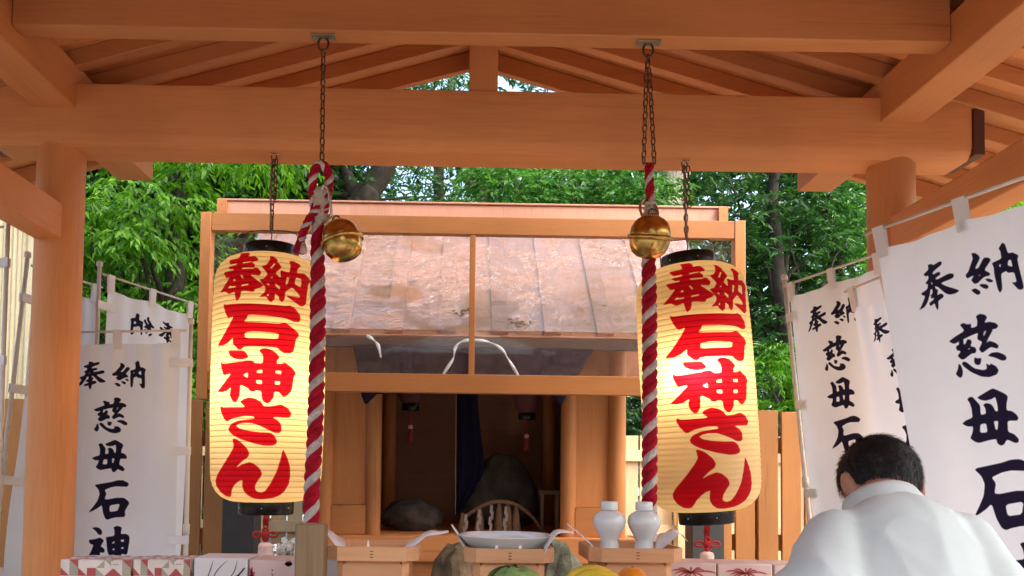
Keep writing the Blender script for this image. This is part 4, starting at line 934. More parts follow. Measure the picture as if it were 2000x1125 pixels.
# ================================================================== BANNERS
TABCLOTH = plain('white_tab_cloth', (0.74, 0.72, 0.72), 0.85, var=0.05)
def banner(label, TL, TR, drop, L=1.72, cell=0.005, pole='R', pole_len=None, seed=1, fold=0.012, text=True, tabs=(0.0, 0.5, 1.0), sag=0.03, edge_wave=0.0, lean=None, tscale=None, pole_off=0.0, drop2=None):
    """nobori banner: cloth hangs from a cross rod; drop = unit vector down the cloth"""
    TL, TR = Vector(TL), Vector(TR); u = TR - TL; W = u.length; u.normalize(); dn = Vector(drop).normalized()
    nrm = u.cross(dn).normalized()
    base = (TL if pole == 'L' else TR) + dn * (L + 0.2)
    t = thing('banner', label, 'banner', (base.x, base.y, 0.06), 'white votive banners with black brush lettering')
    nu, nv = int(W / cell) + 1, int(L / cell) + 1; rnd = random.Random(seed)
    uu = np.linspace(0, 1, nu); vv = np.linspace(0, 1, nv)
    UU, VV = np.meshgrid(uu, vv)
    ph = [rnd.uniform(0, 6.28) for _ in range(6)]
    w_ = fold * (np.sin(UU * 9 + ph[0] + VV * 2.0) * 0.8 + np.sin(UU * 17 + ph[1] - VV * 3) * 0.35 + np.sin(VV * 7 + ph[2] + UU * 3) * 0.5) * (0.25 + VV)
    w_ += fold * 0.5 * np.sin(UU * 31 + ph[3]) * np.clip(1 - VV * 5, 0, 1)
    sg = sag * (np.abs(np.sin(UU * math.pi * (len(tabs) - 1))) ** 0.8) * np.clip(1 - VV * 6, 0, 1)
    ew = edge_wave * np.sin(VV * 9 + ph[4]) * (UU - 0.5)
    X = (UU * W)[..., None] * np.array(u) + ((VV * L + sg))[..., None] * ((1 - UU)[..., None] * np.array(dn) + UU[..., None] * np.array(Vector(drop2).normalized() if drop2 else dn)) + w_[..., None] * np.array(nrm) + np.array(TL) + ew[..., None] * np.array(u)
    s = tscale or 0.6 / W
    pts = np.stack([(UU - 0.5) * 0.6, -(VV * L) * s], -1).reshape(-1, 2)
    ink = glyph_sdf(pts, BGL) if text else np.full(len(pts), 1.0)
    link('cloth', grid_mesh('banner_cloth', X, nu, nv, BANNER, ink), t)
    rod0, rod1 = TL - dn * 0.055 - u * 0.03, TR - dn * 0.055 + u * 0.03
    part('cross_rod', MB().tube([rod0, rod1], 0.0055, 8), POLE, t, smooth=True)
    for f in tabs:
        c = TL + u * (W * min(max(f, 0.035), 0.965)); mb = MB()
        a, b = c - u * 0.019, c + u * 0.019
        for s_ in (-1, 1):
            mb.add([a + nrm * 0.007 * s_ - dn * 0.062, b + nrm * 0.007 * s_ - dn * 0.062, b + nrm * 0.003 * s_ + dn * 0.03, a + nrm * 0.003 * s_ + dn * 0.03], [(0, 1, 2, 3)])
        mb.add([a - nrm * 0.007 - dn * 0.062, b - nrm * 0.007 - dn * 0.062, b + nrm * 0.007 - dn * 0.062, a + nrm * 0.007 - dn * 0.062], [(0, 1, 2, 3)])
        part('hanging_tab', mb, TABCLOTH, t)
    if pole:
        pp = (rod1 if pole == 'R' else rod0) + (u * 0.02 if pole == 'R' else -u * 0.02)
        pp += Vector((0, pole_off, 0)) + u * (0.06 if pole_off else 0)
        pd = Vector(lean).normalized() if lean else dn
        top = pp - pd * 0.03; n_ = (top.z - 0.06) / -pd.z if pd.z < 0 else 2
        bot = top + pd * n_
        po_ = part('pole', MB().tube([top, top + pd * (n_ * 0.45), bot], [0.0095, 0.011, 0.014], 10), POLE, t, smooth=True)
        part('pole_cap', MB().lathe([(0.011, 0), (0.015, 0.004), (0.015, 0.022), (0.010, 0.028)], 12, top), POLE, po_, smooth=True)
        part('pole_collar', MB().tube([top + pd * 0.95, top + pd * 1.0], 0.016, 10), POLE, po_, smooth=True)
        for k in range(4):
            d_ = 0.10 + 0.42 * k; a = (TR if pole == 'R' else TL) + dn * d_; e = top + pd * (d_ + 0.085)
            q = e - a; mb = MB()
            for s_ in (-1, 1):
                o_ = nrm * 0.012 * s_
                mb.add([a - dn * 0.02 - u * (0.05 if pole == 'R' else -0.05) + o_ * 0.3, e - dn * 0.02 + o_ + q * 0.2, e + dn * 0.02 + o_ + q * 0.2, a + dn * 0.02 - u * (0.05 if pole == 'R' else -0.05) + o_ * 0.3], [(0, 1, 2, 3)])
            part('side_tab', mb, TABCLOTH, t)
        part('pole_base', MB().lathe([(0.16, 0.0605), (0.16, 0.10), (0.05, 0.14), (0.03, 0.22)], 20, (bot.x, bot.y, 0)), GREYPOST, po_, smooth=True)
    return t
D0 = (0, 0, -1)
banner('white banner reading straight on beside the round pillar, pole on its fence side', P(106, 672, 3.92), P(352, 668, 3.90), P(340, 1085, 3.9) - P(350, 668, 3.9), seed=11, fold=0.015, sag=0.006, tabs=(0, 0.5, 1))
banner('white banner seen from behind with mirrored lettering below green leaves', P(376, 612, 4.50), P(210, 560, 4.02), (P(360, 1000, 4.5) - P(378, 612, 4.5)) , seed=12, fold=0.012, sag=0.02, pole='R', lean=(0, 0, -1))
banner('steeply turned white banner on a leaning pole half hidden by the pillar', P(70, 545, 3.80), P(188, 580, 4.08), P(10, 1125, 3.8) - P(70, 545, 3.8), drop2=P(172, 1125, 4.08) - P(188, 580, 4.08), tscale=1.0, seed=13, fold=0.02, sag=0.02, pole='L', edge_wave=0.02, lean=P(0, 1060, 3.8) - P(64, 505, 3.8))
banner('white banner on a straight pole before the cream corrugated wall', P(-240, 470, 3.5), P(-8, 468, 3.5), D0, seed=14, fold=0.012, pole='R')
banner('largest white banner, lettering tilted, beside the bowing person', P(1712, 486, 2.40), P(2092, 360, 1.90), P(1712 + 0.165 * 900, 486 + 900, 2.36) - P(1712, 486, 2.40), cell=0.0035, tscale=1.0, seed=15, fold=0.015, sag=0.012, pole='R', lean=(0.02, 0, -1))
banner('white banner hanging in front of lime foliage and the brown fence', P(1541, 578, 3.85), P(1722, 520, 3.32), P(1590, 1045, 3.85) - P(1541, 578, 3.85), seed=16, fold=0.015, sag=0.012, pole='L', pole_off=0.05)
banner('white banner mostly hidden between two other banners by the pillar', P(1664, 594, 3.05), P(1812, 538, 2.62), P(1748, 1040, 3.05) - P(1664, 594, 3.05), seed=17, fold=0.012, sag=0.03, pole=None)
# ================================================================== OFFERING TABLE AND OFFERINGS
TZ = 1.0
tb = thing('offering_table', 'long low plain wooden offering table behind the ropes', 'table', (0, 2.55, 0.06))
part('top', MB().box(-1.55, 1.45, 2.14, 2.92, TZ - 0.045, TZ), SANBO, tb, bevel=0.005)
for x in (-1.45, -0.05, 1.35):
    for y in (2.22, 2.84): part('leg', MB().box(x - 0.035, x + 0.035, y - 0.035, y + 0.035, 0.061, TZ - 0.046), FZ, tb, bevel=0.004)
part('apron', MB().box(-1.41, 1.31, 2.2, 2.225, TZ - 0.16, TZ - 0.047), FX, tb, bevel=0.003)
def octo(w, d, c): return [(-w + c, -d), (w - c, -d), (w, -d + c), (w, d - c), (w - c, d), (-w + c, d), (-w, d - c), (-w, -d + c)]
def stand(px, Yc, w, ztop, zbase, label, lip=0.042, hole=True):
    """square offering stand: cut-corner tray on a pierced box base"""
    cx = P(px, 1075, Yc).x; t = thing('offering_stand', label, 'offering stand', (cx, Yc, zbase), 'pale wooden cut-corner offering stands')
    h = w / 2; o = octo(h, h, 0.035); i_ = octo(h - 0.009, h - 0.009, 0.032); z0, z1 = ztop - lip, ztop
    for k in range(8):
        k2 = (k + 1) % 8; f = lambda p, z: (cx + p[0], Yc + p[1], z)
        ts_ = part('tray_side', MB().hexa([f(o[k], z0), f(o[k2], z0), f(i_[k2], z0), f(i_[k], z0), f(o[k], z1), f(o[k2], z1), f(i_[k2], z1), f(i_[k], z1)]), SANBO, t)
        if k == 0: front_ = ts_
    part('tray_floor', MB().prism([(cx + x * 0.985, Yc + y * 0.985) for x, y in i_], 'z', z0 + 0.001, z0 + 0.008), SANBO, t)
    for k in range(3): part('stitch', MB().box(cx - 0.005, cx + 0.005, Yc - h - 0.0008, Yc - h + 0.002, z0 + 0.010 + 0.009 * k, z0 + 0.0125 + 0.009 * k), plain('dark_stitch', (0.07, 0.04, 0.02)), front_)
    b = w * 0.325; zb0_, zb1_ = zbase + 0.001, z0 - 0.0005
    zc = zb0_ + (zb1_ - zb0_) * 0.60
    hp = []
    for k in range(36):
        a = 2 * math.pi * k / 36; r = 0.030 * (1 + 0.20 * abs(math.cos(2.0 * a)) ** 1.5 - 0.10)
        hp.append((r * math.cos(a) * 1.1, r * math.sin(a)))
    def panel(axis, sgn):
        mb = MB(); hw = b; n_ = 36; vs_ = []
        for layer in (0.0, 0.008):
            for k in range(n_):
                a = 2 * math.pi * k / n_; ca, sa = math.cos(a), math.sin(a)
                lim = min(hw / abs(ca) if abs(ca) > 1e-6 else 9, ((zb1_ - zc) if sa > 0 else (zc - zb0_)) / abs(sa) if abs(sa) > 1e-6 else 9)
                for (u, v) in (hp[k], (ca * lim, sa * lim)):
                    vs_.append((cx + u, Yc + sgn * (b + 0.02) - sgn * layer, zc + v) if axis == 'y' else (cx + sgn * (b + 0.02) - sgn * layer, Yc + u, zc + v))
        fs_ = []
        for k in range(n_):
            k2 = (k + 1) % n_; A = 2 * k; B = 2 * k2; S = 2 * n_
            fs_ += [(A, A + 1, B + 1, B), (S + B, S + B + 1, S + A + 1, S + A), (A, B, S + B, S + A), (B + 1, A + 1, S + A + 1, S + B + 1)]
        return mb.add(vs_, fs_)
    part('base_panel', panel('y', -1), SANBO, t); part('base_panel', panel('x', -1), SANBO, t); part('base_panel', panel('x', 1), SANBO, t)
    part('base_back', MB().box(cx - b, cx + b, Yc + b + 0.012, Yc + b + 0.02, zb0_, zb1_), SANBO, t)
    for sx in (-1, 1):
        for sy in (-1, 1):
            p0_, p1_ = (cx + sx * b, Yc + sy * (b + 0.02)), (cx + sx * (b + 0.02), Yc + sy * b)
            q0, q1 = (cx + sx * (b - 0.004), Yc + sy * (b + 0.013)), (cx + sx * (b + 0.013), Yc + sy * (b - 0.004))
            part('base_corner', MB().prism([p0_, p1_, q1, q0], 'z', zb0_, zb1_), SANBO, t)
    return cx
OY = 2.6
st1 = stand(735, OY, 0.275, 1.277, TZ, 'offering stand holding only white paper beside the weathered post')
st2 = stand(991, OY, 0.272, 1.276, TZ, 'offering stand carrying the white plate')
st3 = stand(1227, OY, 0.285, 1.282, TZ, 'offering stand carrying the two white bottles')
ZF = 1.243
# plate
pl = thing('plate', 'white shallow porcelain plate on the middle offering stand', 'plate', (st2 - 0.005, OY, ZF))
part('dish', MB().lathe([(0.085, 0.006), (0.09, 0.006), (0.095, 0.014), (0.125, 0.036), (0.148, 0.062), (0.151, 0.064), (0.1515, 0.066), (0.148, 0.067), (0.12, 0.045), (0.09, 0.024), (0.002, 0.02)], 56, (st2 - 0.005, OY, ZF)), PORCELAIN, pl, smooth=True)
part('foot_ring', MB().lathe([(0.078, 0.0005), (0.084, 0.0005), (0.084, 0.0058), (0.078, 0.0058)], 40, (st2 - 0.005, OY, ZF), caps=False), PORCELAIN, pl, smooth=True)
# bottles
BP = [(0.034, 0.0), (0.035, 0.003), (0.034, 0.012), (0.031, 0.03), (0.0275, 0.048), (0.0275, 0.054), (0.033, 0.066), (0.044, 0.084), (0.0515, 0.102), (0.0525, 0.112), (0.049, 0.126), (0.040, 0.136), (0.029, 0.142), (0.026, 0.1445)]
def bottle(px, label):
    x = P(px, 1000, OY + 0.02).x; t = thing('sake_bottle', label, 'bottle', (x, OY + 0.02, ZF), 'white porcelain sake bottles')
    part('body', MB().lathe(BP, 44, (x, OY + 0.02, ZF)), PORCELAIN, t, smooth=True)
    part('lid', MB().lathe([(0.025, 0.146), (0.027, 0.147), (0.0275, 0.150), (0.0272, 0.170), (0.025, 0.1735), (0.018, 0.1745), (0.002, 0.175)], 36, (x, OY + 0.02, ZF)), PORCELAIN, t, smooth=True)
bottle(1190, 'white waisted porcelain bottle with lid beside the shrine pillar')
bottle(1258, 'white waisted porcelain bottle with lid in front of the bell rope')
# sheets of paper under the offerings, corners curling up
def curl(label, pts, wid, parentname='paper_sheet'):
    """a strip of paper: centre line points and half-width vectors"""
    c = spline([Vector(p) for p in pts], 5); n_ = len(c); mb = MB(); vs_ = []
    for i, p in enumerate(c):
        f = i / (n_ - 1); w_ = wid(f); t_ = (c[min(i + 1, n_ - 1)] - c[max(i - 1, 0)]).normalized()
        side = Vector((0, 1, 0.15)); side = (side - t_ * side.dot(t_)).normalized()
        vs_ += [p - side * w_, p + side * w_]
    mb.add(vs_, [(2 * i, 2 * i + 1, 2 * i + 3, 2 * i + 2) for i in range(n_ - 1)])
    o = mb.build(parentname, PAPER, smooth=True); s_ = o.modifiers.new('thickness', 'SOLIDIFY'); s_.thickness = 0.0006
    return tag(o, label, 'paper', 'white paper sheets laid on the stands')
curl('white paper corner curling towards the weathered post', [P(675, 1068, OY), P(660, 1058, OY - 0.01), P(640, 1040, OY - 0.02), P(618, 1040, OY - 0.03)], lambda f: 0.07 * (1 - 0.85 * f))
curl('white paper corner curling away from the weathered post on the same stand', [P(790, 1070, OY), P(812, 1058, OY - 0.01), P(835, 1043, OY - 0.02), P(855, 1041, OY - 0.03), P(876, 1038, OY - 0.03)], lambda f: 0.065 * (1 - 0.8 * f))
curl('white paper corner standing up at the bare edge of the plate', [P(912, 1068, OY), P(900, 1052, OY), P(893, 1040, OY), P(882, 1024, OY)], lambda f: 0.06 * (1 - 0.8 * f))
curl('white paper corner curling up between the plate and the bottles', [P(1062, 1070, OY - 0.09), P(1075, 1052, OY - 0.1), P(1090, 1038, OY - 0.1), P(1120, 1040, OY - 0.1)], lambda f: 0.055 * (1 - 0.75 * f))
curl('white paper corner standing upright beside the bottle nearest the plate', [P(1160, 1070, OY), P(1146, 1054, OY), P(1130, 1040, OY), P(1108, 1023, OY)], lambda f: 0.06 * (1 - 0.8 * f))
curl('white paper corner curling up behind the bottle in front of the rope', [P(1280, 1066, OY + 0.02), P(1300, 1052, OY), P(1322, 1038, OY), P(1341, 1056, OY)], lambda f: 0.07 * (1 - 0.7 * f))
for (px, cxp, lab) in ((719, 0, 'tiny folded paper tip showing over the rim of the paper-only stand'), (970, 0, 'tiny folded paper tip under the plate, by the stitching'), (1016, 0, 'tiny folded paper tip under the plate, by the curled sheet')):
    c = P(px, 1063, OY - 0.125); z = c.z
    o = MB().hexa([(c.x - 0.011, c.y, ZF), (c.x + 0.011, c.y, ZF), (c.x + 0.011, c.y + 0.0012, ZF), (c.x - 0.011, c.y + 0.0012, ZF), (c.x - 0.001, c.y, z + 0.012), (c.x + 0.001, c.y, z + 0.012), (c.x + 0.001, c.y + 0.0012, z + 0.012), (c.x - 0.001, c.y + 0.0012, z + 0.012)]).build('paper_tip', PAPER)
    tag(o, lab, 'paper', 'white paper sheets laid on the stands')
# fruit and vegetables on two low stands in front
fz = 1.155
stand(1185, 2.31, 0.25, fz + 0.012, TZ, 'low offering stand carrying the bananas and the orange', lip=0.02)
stand(1008, 2.31, 0.22, fz + 0.012, TZ, 'low offering stand carrying the cabbage', lip=0.02)
fz0 = fz + 0.0005
def orange_mat():
    m = plain('orange_peel', (0.75, 0.24, 0.012), 0.4, var=0.08, bump=0.35, bscale=180); return m
oc = P(1235, 1128, 2.33)
og = thing('orange', 'bright round orange beside the bananas', 'orange', (oc.x, 2.33, fz0))
part('peel', MB().ball((oc.x, 2.33, fz0 + 0.043), 0.046, 28, 18, (1, 1, 0.93)), orange_mat(), og, smooth=True)
part('stem_end', MB().lathe([(0.005, 0.0), (0.004, 0.003), (0.001, 0.004)], 8, (oc.x, 2.33, fz0 + 0.0845)), plain('green_stem', (0.1, 0.12, 0.03)), og)
BAN = plain('banana_skin', (0.68, 0.47, 0.035), 0.5, var=0.15, scale=18)
bn = thing('banana_bunch', 'bunch of yellow bananas beside the orange', 'bananas', (P(1160, 1120, 2.28).x, 2.28, fz0))
for k, (dx, dy, h, tw) in enumerate(((0, 0.02, 0.068, 0), (0.012, -0.012, 0.060, 8), (0.03, -0.035, 0.044, 14), (0.075, -0.04, 0.040, 30))):
    c = Vector(bn.location) + Vector((dx, dy, 0)); pts = []; rad = []
    for i in range(13):
        a = R(-20 + 200 * i / 12); pts.append(c + Vector((-0.072 * math.cos(a), 0.012 * math.sin(a * 2), 0.018 + h * max(0, math.sin(a)) * 0.85)))
        rad.append([0.006, 0.012, 0.016, 0.018, 0.019, 0.0195, 0.0195, 0.019, 0.018, 0.016, 0.012, 0.007, 0.004][i])
    part('banana', MB().tube(pts, rad, 6), BAN, bn, smooth=True)
part('stalk', MB().tube([Vector(bn.location) + Vector((0.062, -0.01, 0.03)), Vector(bn.location) + Vector((0.085, -0.01, 0.062))], [0.010, 0.008], 8), plain('banana_stalk', (0.2, 0.14, 0.03)), bn)
cb = thing('cabbage', 'pale green cabbage with ribbed leaves on a low stand', 'cabbage', (P(1008, 1120, 2.30).x, 2.30, fz0))
CABM = plain('cabbage_leaf', (0.17, 0.28, 0.08), 0.5, var=0.45, scale=22, bump=1.0, bscale=30)
cc = Vector(cb.location) + Vector((0, 0, 0.038))
part('head', MB().ball(cc, 0.058, 20, 14, (1.1, 1, 0.66)), CABM, cb, smooth=True)
for k in range(7):
    a = 2 * math.pi * k / 7 + 0.4; V = np.zeros((9, 9, 3))
    for j in range(9):
        for i in range(9):
            u, v = (i / 8 - 0.5), j / 8; th = a + u * 1.5; el = -0.5 + v * 1.7; r = 0.064 + 0.006 * (k % 3) + 0.004 * math.sin(u * 9 + v * 5)
            V[j, i] = (cc.x + r * math.cos(el) * math.cos(th) * 1.1, cc.y + r * math.cos(el) * math.sin(th), cc.z + r * math.sin(el) * 0.68 + 0.002)
    link('outer_leaf', grid_mesh('outer_leaf', V, 9, 9, CABM), cb)
# gift boxes
RED_P = plain('red_gift_paper', (0.40, 0.07, 0.065), 0.45); WHT_P = plain('white_gift_paper', (0.68, 0.62, 0.56), 0.45); GRY_P = plain('grey_gift_paper', (0.36, 0.33, 0.25), 0.45)
PINK_P = plain('pale_pink_gift_paper', (0.62, 0.48, 0.45), 0.45, var=0.06); INK_D = plain('dark_print', (0.05, 0.04, 0.05), 0.6); INK_R = plain('red_print', (0.36, 0.07, 0.07), 0.6, var=0.3, scale=40)
WHITE_P = plain('cool_white_gift_paper', (0.66, 0.66, 0.66), 0.45, var=0.04)
BY = 2.74
def box_base(px0, px1, pyt, label, yf=BY - 0.06, yb=BY + 0.09):
    a, b = P(px0, pyt, yf), P(px1, pyt, yf); z = a.z
    t = thing('gift_box', label, 'gift box', ((a.x + b.x) / 2, (yf + yb) / 2, TZ), 'boxed gifts on the offering table'); return t, a.x, b.x, yf, yb, TZ + 0.001, z
def checker_box(px0, px1, pyt, label, seed):
    t, x0, x1, y0, y1, z0, z1 = box_base(px0, px1, pyt, label); rnd = random.Random(seed)
    mb = MB(); nx_, nz_, ny_ = 8, 8, 5; G = lambda f: f
    def quad(p00, p10, p11, p01, i, j):
        fl = (i + j) % 2; c1 = [0, 1, 2, 1, 0, 2][(i * 2 + j * 3) % 6]; c2 = [1, 2, 1, 0, 1, 1][(i + j * 2) % 6]
        mb.mi = c1; mb.add([p00, p10, p11] if fl else [p00, p10, p01], [(0, 1, 2)])
        mb.mi = c2; mb.add([p00, p11, p01] if fl else [p10, p11, p01], [(0, 1, 2)])
    X = np.linspace(x0, x1, nx_ + 1); Z = np.linspace(z0, z1, nz_ + 1); Yv = np.linspace(y0, y1, ny_ + 1)
    for i in range(nx_):
        for j in range(nz_):
            quad((X[i], y0, Z[j]), (X[i + 1], y0, Z[j]), (X[i + 1], y0, Z[j + 1]), (X[i], y0, Z[j + 1]), i, j)
            quad((X[i + 1], y1, Z[j]), (X[i], y1, Z[j]), (X[i], y1, Z[j + 1]), (X[i + 1], y1, Z[j + 1]), i, j)
        for j in range(ny_): quad((X[i], Yv[j], z1), (X[i + 1], Yv[j], z1), (X[i + 1], Yv[j + 1], z1), (X[i], Yv[j + 1], z1), i, j + 1)
    for j in range(nz_):
        for i in range(ny_):
            quad((x1, Yv[i], Z[j]), (x1, Yv[i + 1], Z[j]), (x1, Yv[i + 1], Z[j + 1]), (x1, Yv[i], Z[j + 1]), i, j)
            quad((x0, Yv[i + 1], Z[j]), (x0, Yv[i], Z[j]), (x0, Yv[i], Z[j + 1]), (x0, Yv[i + 1], Z[j + 1]), i + 1, j)
    mb.mi = 1; mb.add([(x0, y0, z0), (x0, y1, z0), (x1, y1, z0), (x1, y0, z0)], [(0, 1, 2, 3)])
    part('wrapped_box', mb, [RED_P, WHT_P, GRY_P], t)
    lx = x0 + (x1 - x0) * 0.72
    pl_ = part('paper_label', MB().box(lx, lx + 0.03, y0 - 0.0012, y0 - 0.0003, z1 - 0.028, z1 - 0.004), WHT_P, t)
    part('label_print', MB().box(lx + 0.006, lx + 0.024, y0 - 0.0018, y0 - 0.0013, z1 - 0.015, z1 - 0.0115), GRY_P, pl_)
checker_box(119, 256, 1093, 'gift box in red, white and grey triangles, the one touching the pillar', 1)
checker_box(261, 372, 1093, 'gift box in red, white and grey triangles, beside the white leaf-print box', 2)
def ribbon(t, name, pts, w_, y, mat, base):
    c = spline([Vector((x, y, z)) for x, z in pts], 5); mb = MB(); n_ = len(c); vs_ = []
    for i, p in enumerate(c):
        d = (c[min(i + 1, n_ - 1)] - c[max(i - 1, 0)]).normalized(); s_ = Vector((-d.z, 0, d.x)); k = w_ * (0.25 + math.sin(math.pi * min(max(i / (n_ - 1), 0.04), 0.96)))
        vs_ += [p - s_ * k, p + s_ * k]
    mb.add(vs_, [(2 * i, 2 * i + 1, 2 * i + 3, 2 * i + 2) for i in range(n_ - 1)]); part(name, mb, mat, t)
def plain_box(px0, px1, pyt, label, mat, kind, **k):
    t, x0, x1, y0, y1, z0, z1 = box_base(px0, px1, pyt, label, **k)
    part('box', MB().box(x0, x1, y0, y1, z0, z1), mat, t, bevel=0.004); W_ = x1 - x0; y = y0 - 0.0008; rnd = random.Random(int(px0))
    if kind == 'leaf':
        for a, b, c_ in ((0.2, 0.30, 0.36), (0.32, 0.42, 0.62), (0.55, 0.75, 0.8)):
            ribbon(t, 'printed_blade', [(x0 + W_ * a, z1 - 0.09), (x0 + W_ * b, z1 - 0.045), (x0 + W_ * c_, z1 - 0.008)], 0.0013, y, INK_D, z1)
        for k_ in range(7): ribbon(t, 'printed_sprig', [(x0 + W_ * (0.78 + 0.02 * k_), z1 - 0.07 + 0.005 * k_), (x0 + W_ * (0.82 + 0.02 * k_) + rnd.uniform(-.004, .004), z1 - 0.055 + 0.004 * k_)], 0.0022, y, INK_D, z1)
    elif kind == 'script':
        for k_ in range(4): ribbon(t, 'printed_mark', [(x0 + W_ * 0.46, z1 - 0.03 - 0.014 * k_), (x0 + W_ * 0.50, z1 - 0.033 - 0.014 * k_), (x0 + W_ * 0.47, z1 - 0.039 - 0.014 * k_)], 0.0011, y, INK_D, z1)
        for k_ in range(8):
            a = R(90 + k_ * 40); ribbon(t, 'printed_maple', [(x0 + W_ * 0.06, z1 - 0.045), (x0 + W_ * 0.06 + 0.011 * math.cos(a), z1 - 0.045 + 0.022 * math.sin(a))], 0.003, y, INK_R, z1)
            ribbon(t, 'printed_maple', [(x0 + W_ * 0.9, z1 - 0.012), (x0 + W_ * 0.9 - 0.012 - 0.012 * abs(math.cos(a)), z1 - 0.012 + 0.008 * math.sin(a))], 0.003, y, INK_R, z1)
    elif kind == 'pine':
        for k_ in range(12):
            a = R(10 + 28 * k_); r = 0.085 * (0.5 + 0.5 * rnd.random())
            ribbon(t, 'printed_pine', [(x0 + W_ * 0.52, z1 - 0.030), (x0 + W_ * 0.52 + r * 0.6 * math.cos(a), z1 - 0.028 + 0.012 * math.sin(a)), (x0 + W_ * 0.52 + r * math.cos(a), z1 - 0.036 + 0.022 * math.sin(a))], 0.0024, y, INK_R, z1)
        ribbon(t, 'printed_stem', [(x0 + W_ * 0.45, z1 - 0.04), (x0 + W_ * 0.5, z1 - 0.07), (x0 + W_ * 0.6, z1 - 0.1)], 0.003, y, INK_R, z1)
plain_box(379, 484, 1089, 'white gift box printed with thin dark grass blades', WHITE_P, 'leaf')
plain_box(487, 580, 1093, 'pale gift box printed with red maple leaves and a column of tiny script', PINK_P, 'script')
plain_box(610, 663, 1090, 'plain white box half hidden by the weathered post', WHITE_P, '')
plain_box(1298, 1399, 1099, 'pale gift box with red pine print, beside the bottle stand', PINK_P, 'pine')
plain_box(1402, 1509, 1101, 'pale gift box with red pine print, between two similar boxes', PINK_P, 'pine')
plain_box(1512, 1600, 1103, 'pale gift box with red pine print, beside the bowing person', PINK_P, 'pine')
# weathered post
wp = thing('weathered_post', 'square weathered brown post standing below the looped rope', 'post', (P(609, 1080, 2.45).x, 2.45, TZ))
a, b = P(582, 1022, 2.45), P(637, 1022, 2.45)
part('shaft', MB().box(a.x, b.x, 2.41, 2.49, TZ + 0.001, a.z), DARKWOOD, wp, bevel=0.004)
part('foot', MB().box(a.x - 0.03, b.x + 0.03, 2.385, 2.515, TZ + 0.0005, TZ + 0.03), DARKWOOD, wp, bevel=0.004)
# little wrapped bouquet
bq = thing('wrapped_bouquet', 'small white flowers in clear wrapping behind the maple-print box', 'bouquet', (P(562, 1085, 2.88).x, 2.88, TZ))
bc = Vector(bq.location); rnd = random.Random(3)
fm = plain('white_petals', (0.72, 0.70, 0.62), 0.7)
for k in range(16):
    c = P(545 + 34 * rnd.random(), 1054 + 26 * rnd.random(), 2.87 + 0.03 * rnd.random()); mb = MB()
    for j in range(5):
        a_ = j * 1.2566; mb.ball(c + Vector((0.006 * math.cos(a_), -0.002, 0.006 * math.sin(a_))), 0.006, 6, 5, (1, 0.4, 1))
    part('flower', mb, fm, bq, smooth=True)
    part('stem', MB().tube([c, bc + Vector((0, 0, 0.01))], 0.0016, 5), plain('flower_stem', (0.05, 0.12, 0.03)), bq)
part('clear_wrap', MB().lathe([(0.012, 0.005), (0.03, 0.12), (0.052, 0.245)], 20, bc, caps=False, wob=lambda a, k: 1 + 0.13 * math.sin(5 * a + k)), FILM, bq, smooth=True)
# stones before the shrine
for args in (('low brown boulder showing between the paper-only stand and the plate stand', 884, 5.55, 0.23, 0.2, 0.085, STONE_BROWN, 2.2),
             ('mossy grey boulder showing between the plate stand and the bottle stand', 1100, 5.52, 0.20, 0.2, 0.06, STONE_GREY, 6.1),
             ('grey boulder mostly hidden behind the paper-only stand', 690, 5.58, 0.2, 0.2, 0.0, STONE_GREY, 8.7),
             ('brown boulder mostly hidden behind the plate stand', 985, 5.62, 0.24, 0.2, -0.02, STONE_BROWN, 11.3)):
    lab, px, y, rx, ry, up, m_, sd_ = args; top = P(px, 1075, y).z + up
    rock('boulder', lab, (P(px, 1080, y).x, y, 0.0), rx, ry, top, m_, sd_, 0.8, 'boulder', 'boulders before the shrine', sub=3, rough=0.2)

# ================================================================== PERSON
pr_ = thing('person', 'person in a white long-sleeved shirt bowing with lowered dark-haired head', 'person', (0.72, 1.42, 0.06))
def remeshed(name, mb, mat, parent, vox, smooth_it, disp=None):
    me = mb.mesh(name + '_src', mat); tmp = bpy.data.objects.new(name + '_tmp', me); COL.objects.link(tmp)
    m_ = tmp.modifiers.new('r', 'REMESH'); m_.mode = 'VOXEL'; m_.voxel_size = vox
    s_ = tmp.modifiers.new('s', 'SMOOTH'); s_.iterations = smooth_it; s_.factor = 0.6
    dg = bpy.context.evaluated_depsgraph_get(); dg.update(); ev = tmp.evaluated_get(dg)
    out = bpy.data.meshes.new_from_object(ev); bpy.data.objects.remove(tmp)
    if disp:
        n_ = len(out.vertices); co = np.zeros(n_ * 3); out.vertices.foreach_get('co', co); nr = np.zeros(n_ * 3); out.vertices.foreach_get('normal', nr)
        co = co.reshape(-1, 3); nr = nr.reshape(-1, 3)
        d = np.array([disp(Vector(c)) for c in co]); co += nr * d[:, None]; out.vertices.foreach_set('co', co.ravel())
    out.polygons.foreach_set('use_smooth', [True] * len(out.polygons)); out.materials.clear(); out.materials.append(mat); out.update()
    return link(name, out, parent)
def caps(mb, chain_, n=5):
    """overlapping balls along a tapered limb"""
    for (a, ra), (b, rb) in zip(chain_[:-1], chain_[1:]):
        a, b = Vector(a), Vector(b); k = max(2, int((b - a).length / (0.45 * min(ra, rb))) + 1)
        for i in range(k + 1):
            f = i / k; mb.ball(a.lerp(b, f), ra + (rb - ra) * f, 14, 9)
hc = P(1716, 934, 1.72)         # head centre
nb = P(1738, 962, 1.60)         # nape
bx0 = P(1762, 1125, 1.47).x
SKIN = plain('skin', (0.42, 0.20, 0.13), 0.55, var=0.08)
body = MB()
HR = Matrix.Rotation(R(-38), 3, 'X') @ Matrix.Rotation(R(4), 3, 'Z')
body.ball(hc, 0.074, 24, 16, (0.93, 1.16, 1.12), HR)
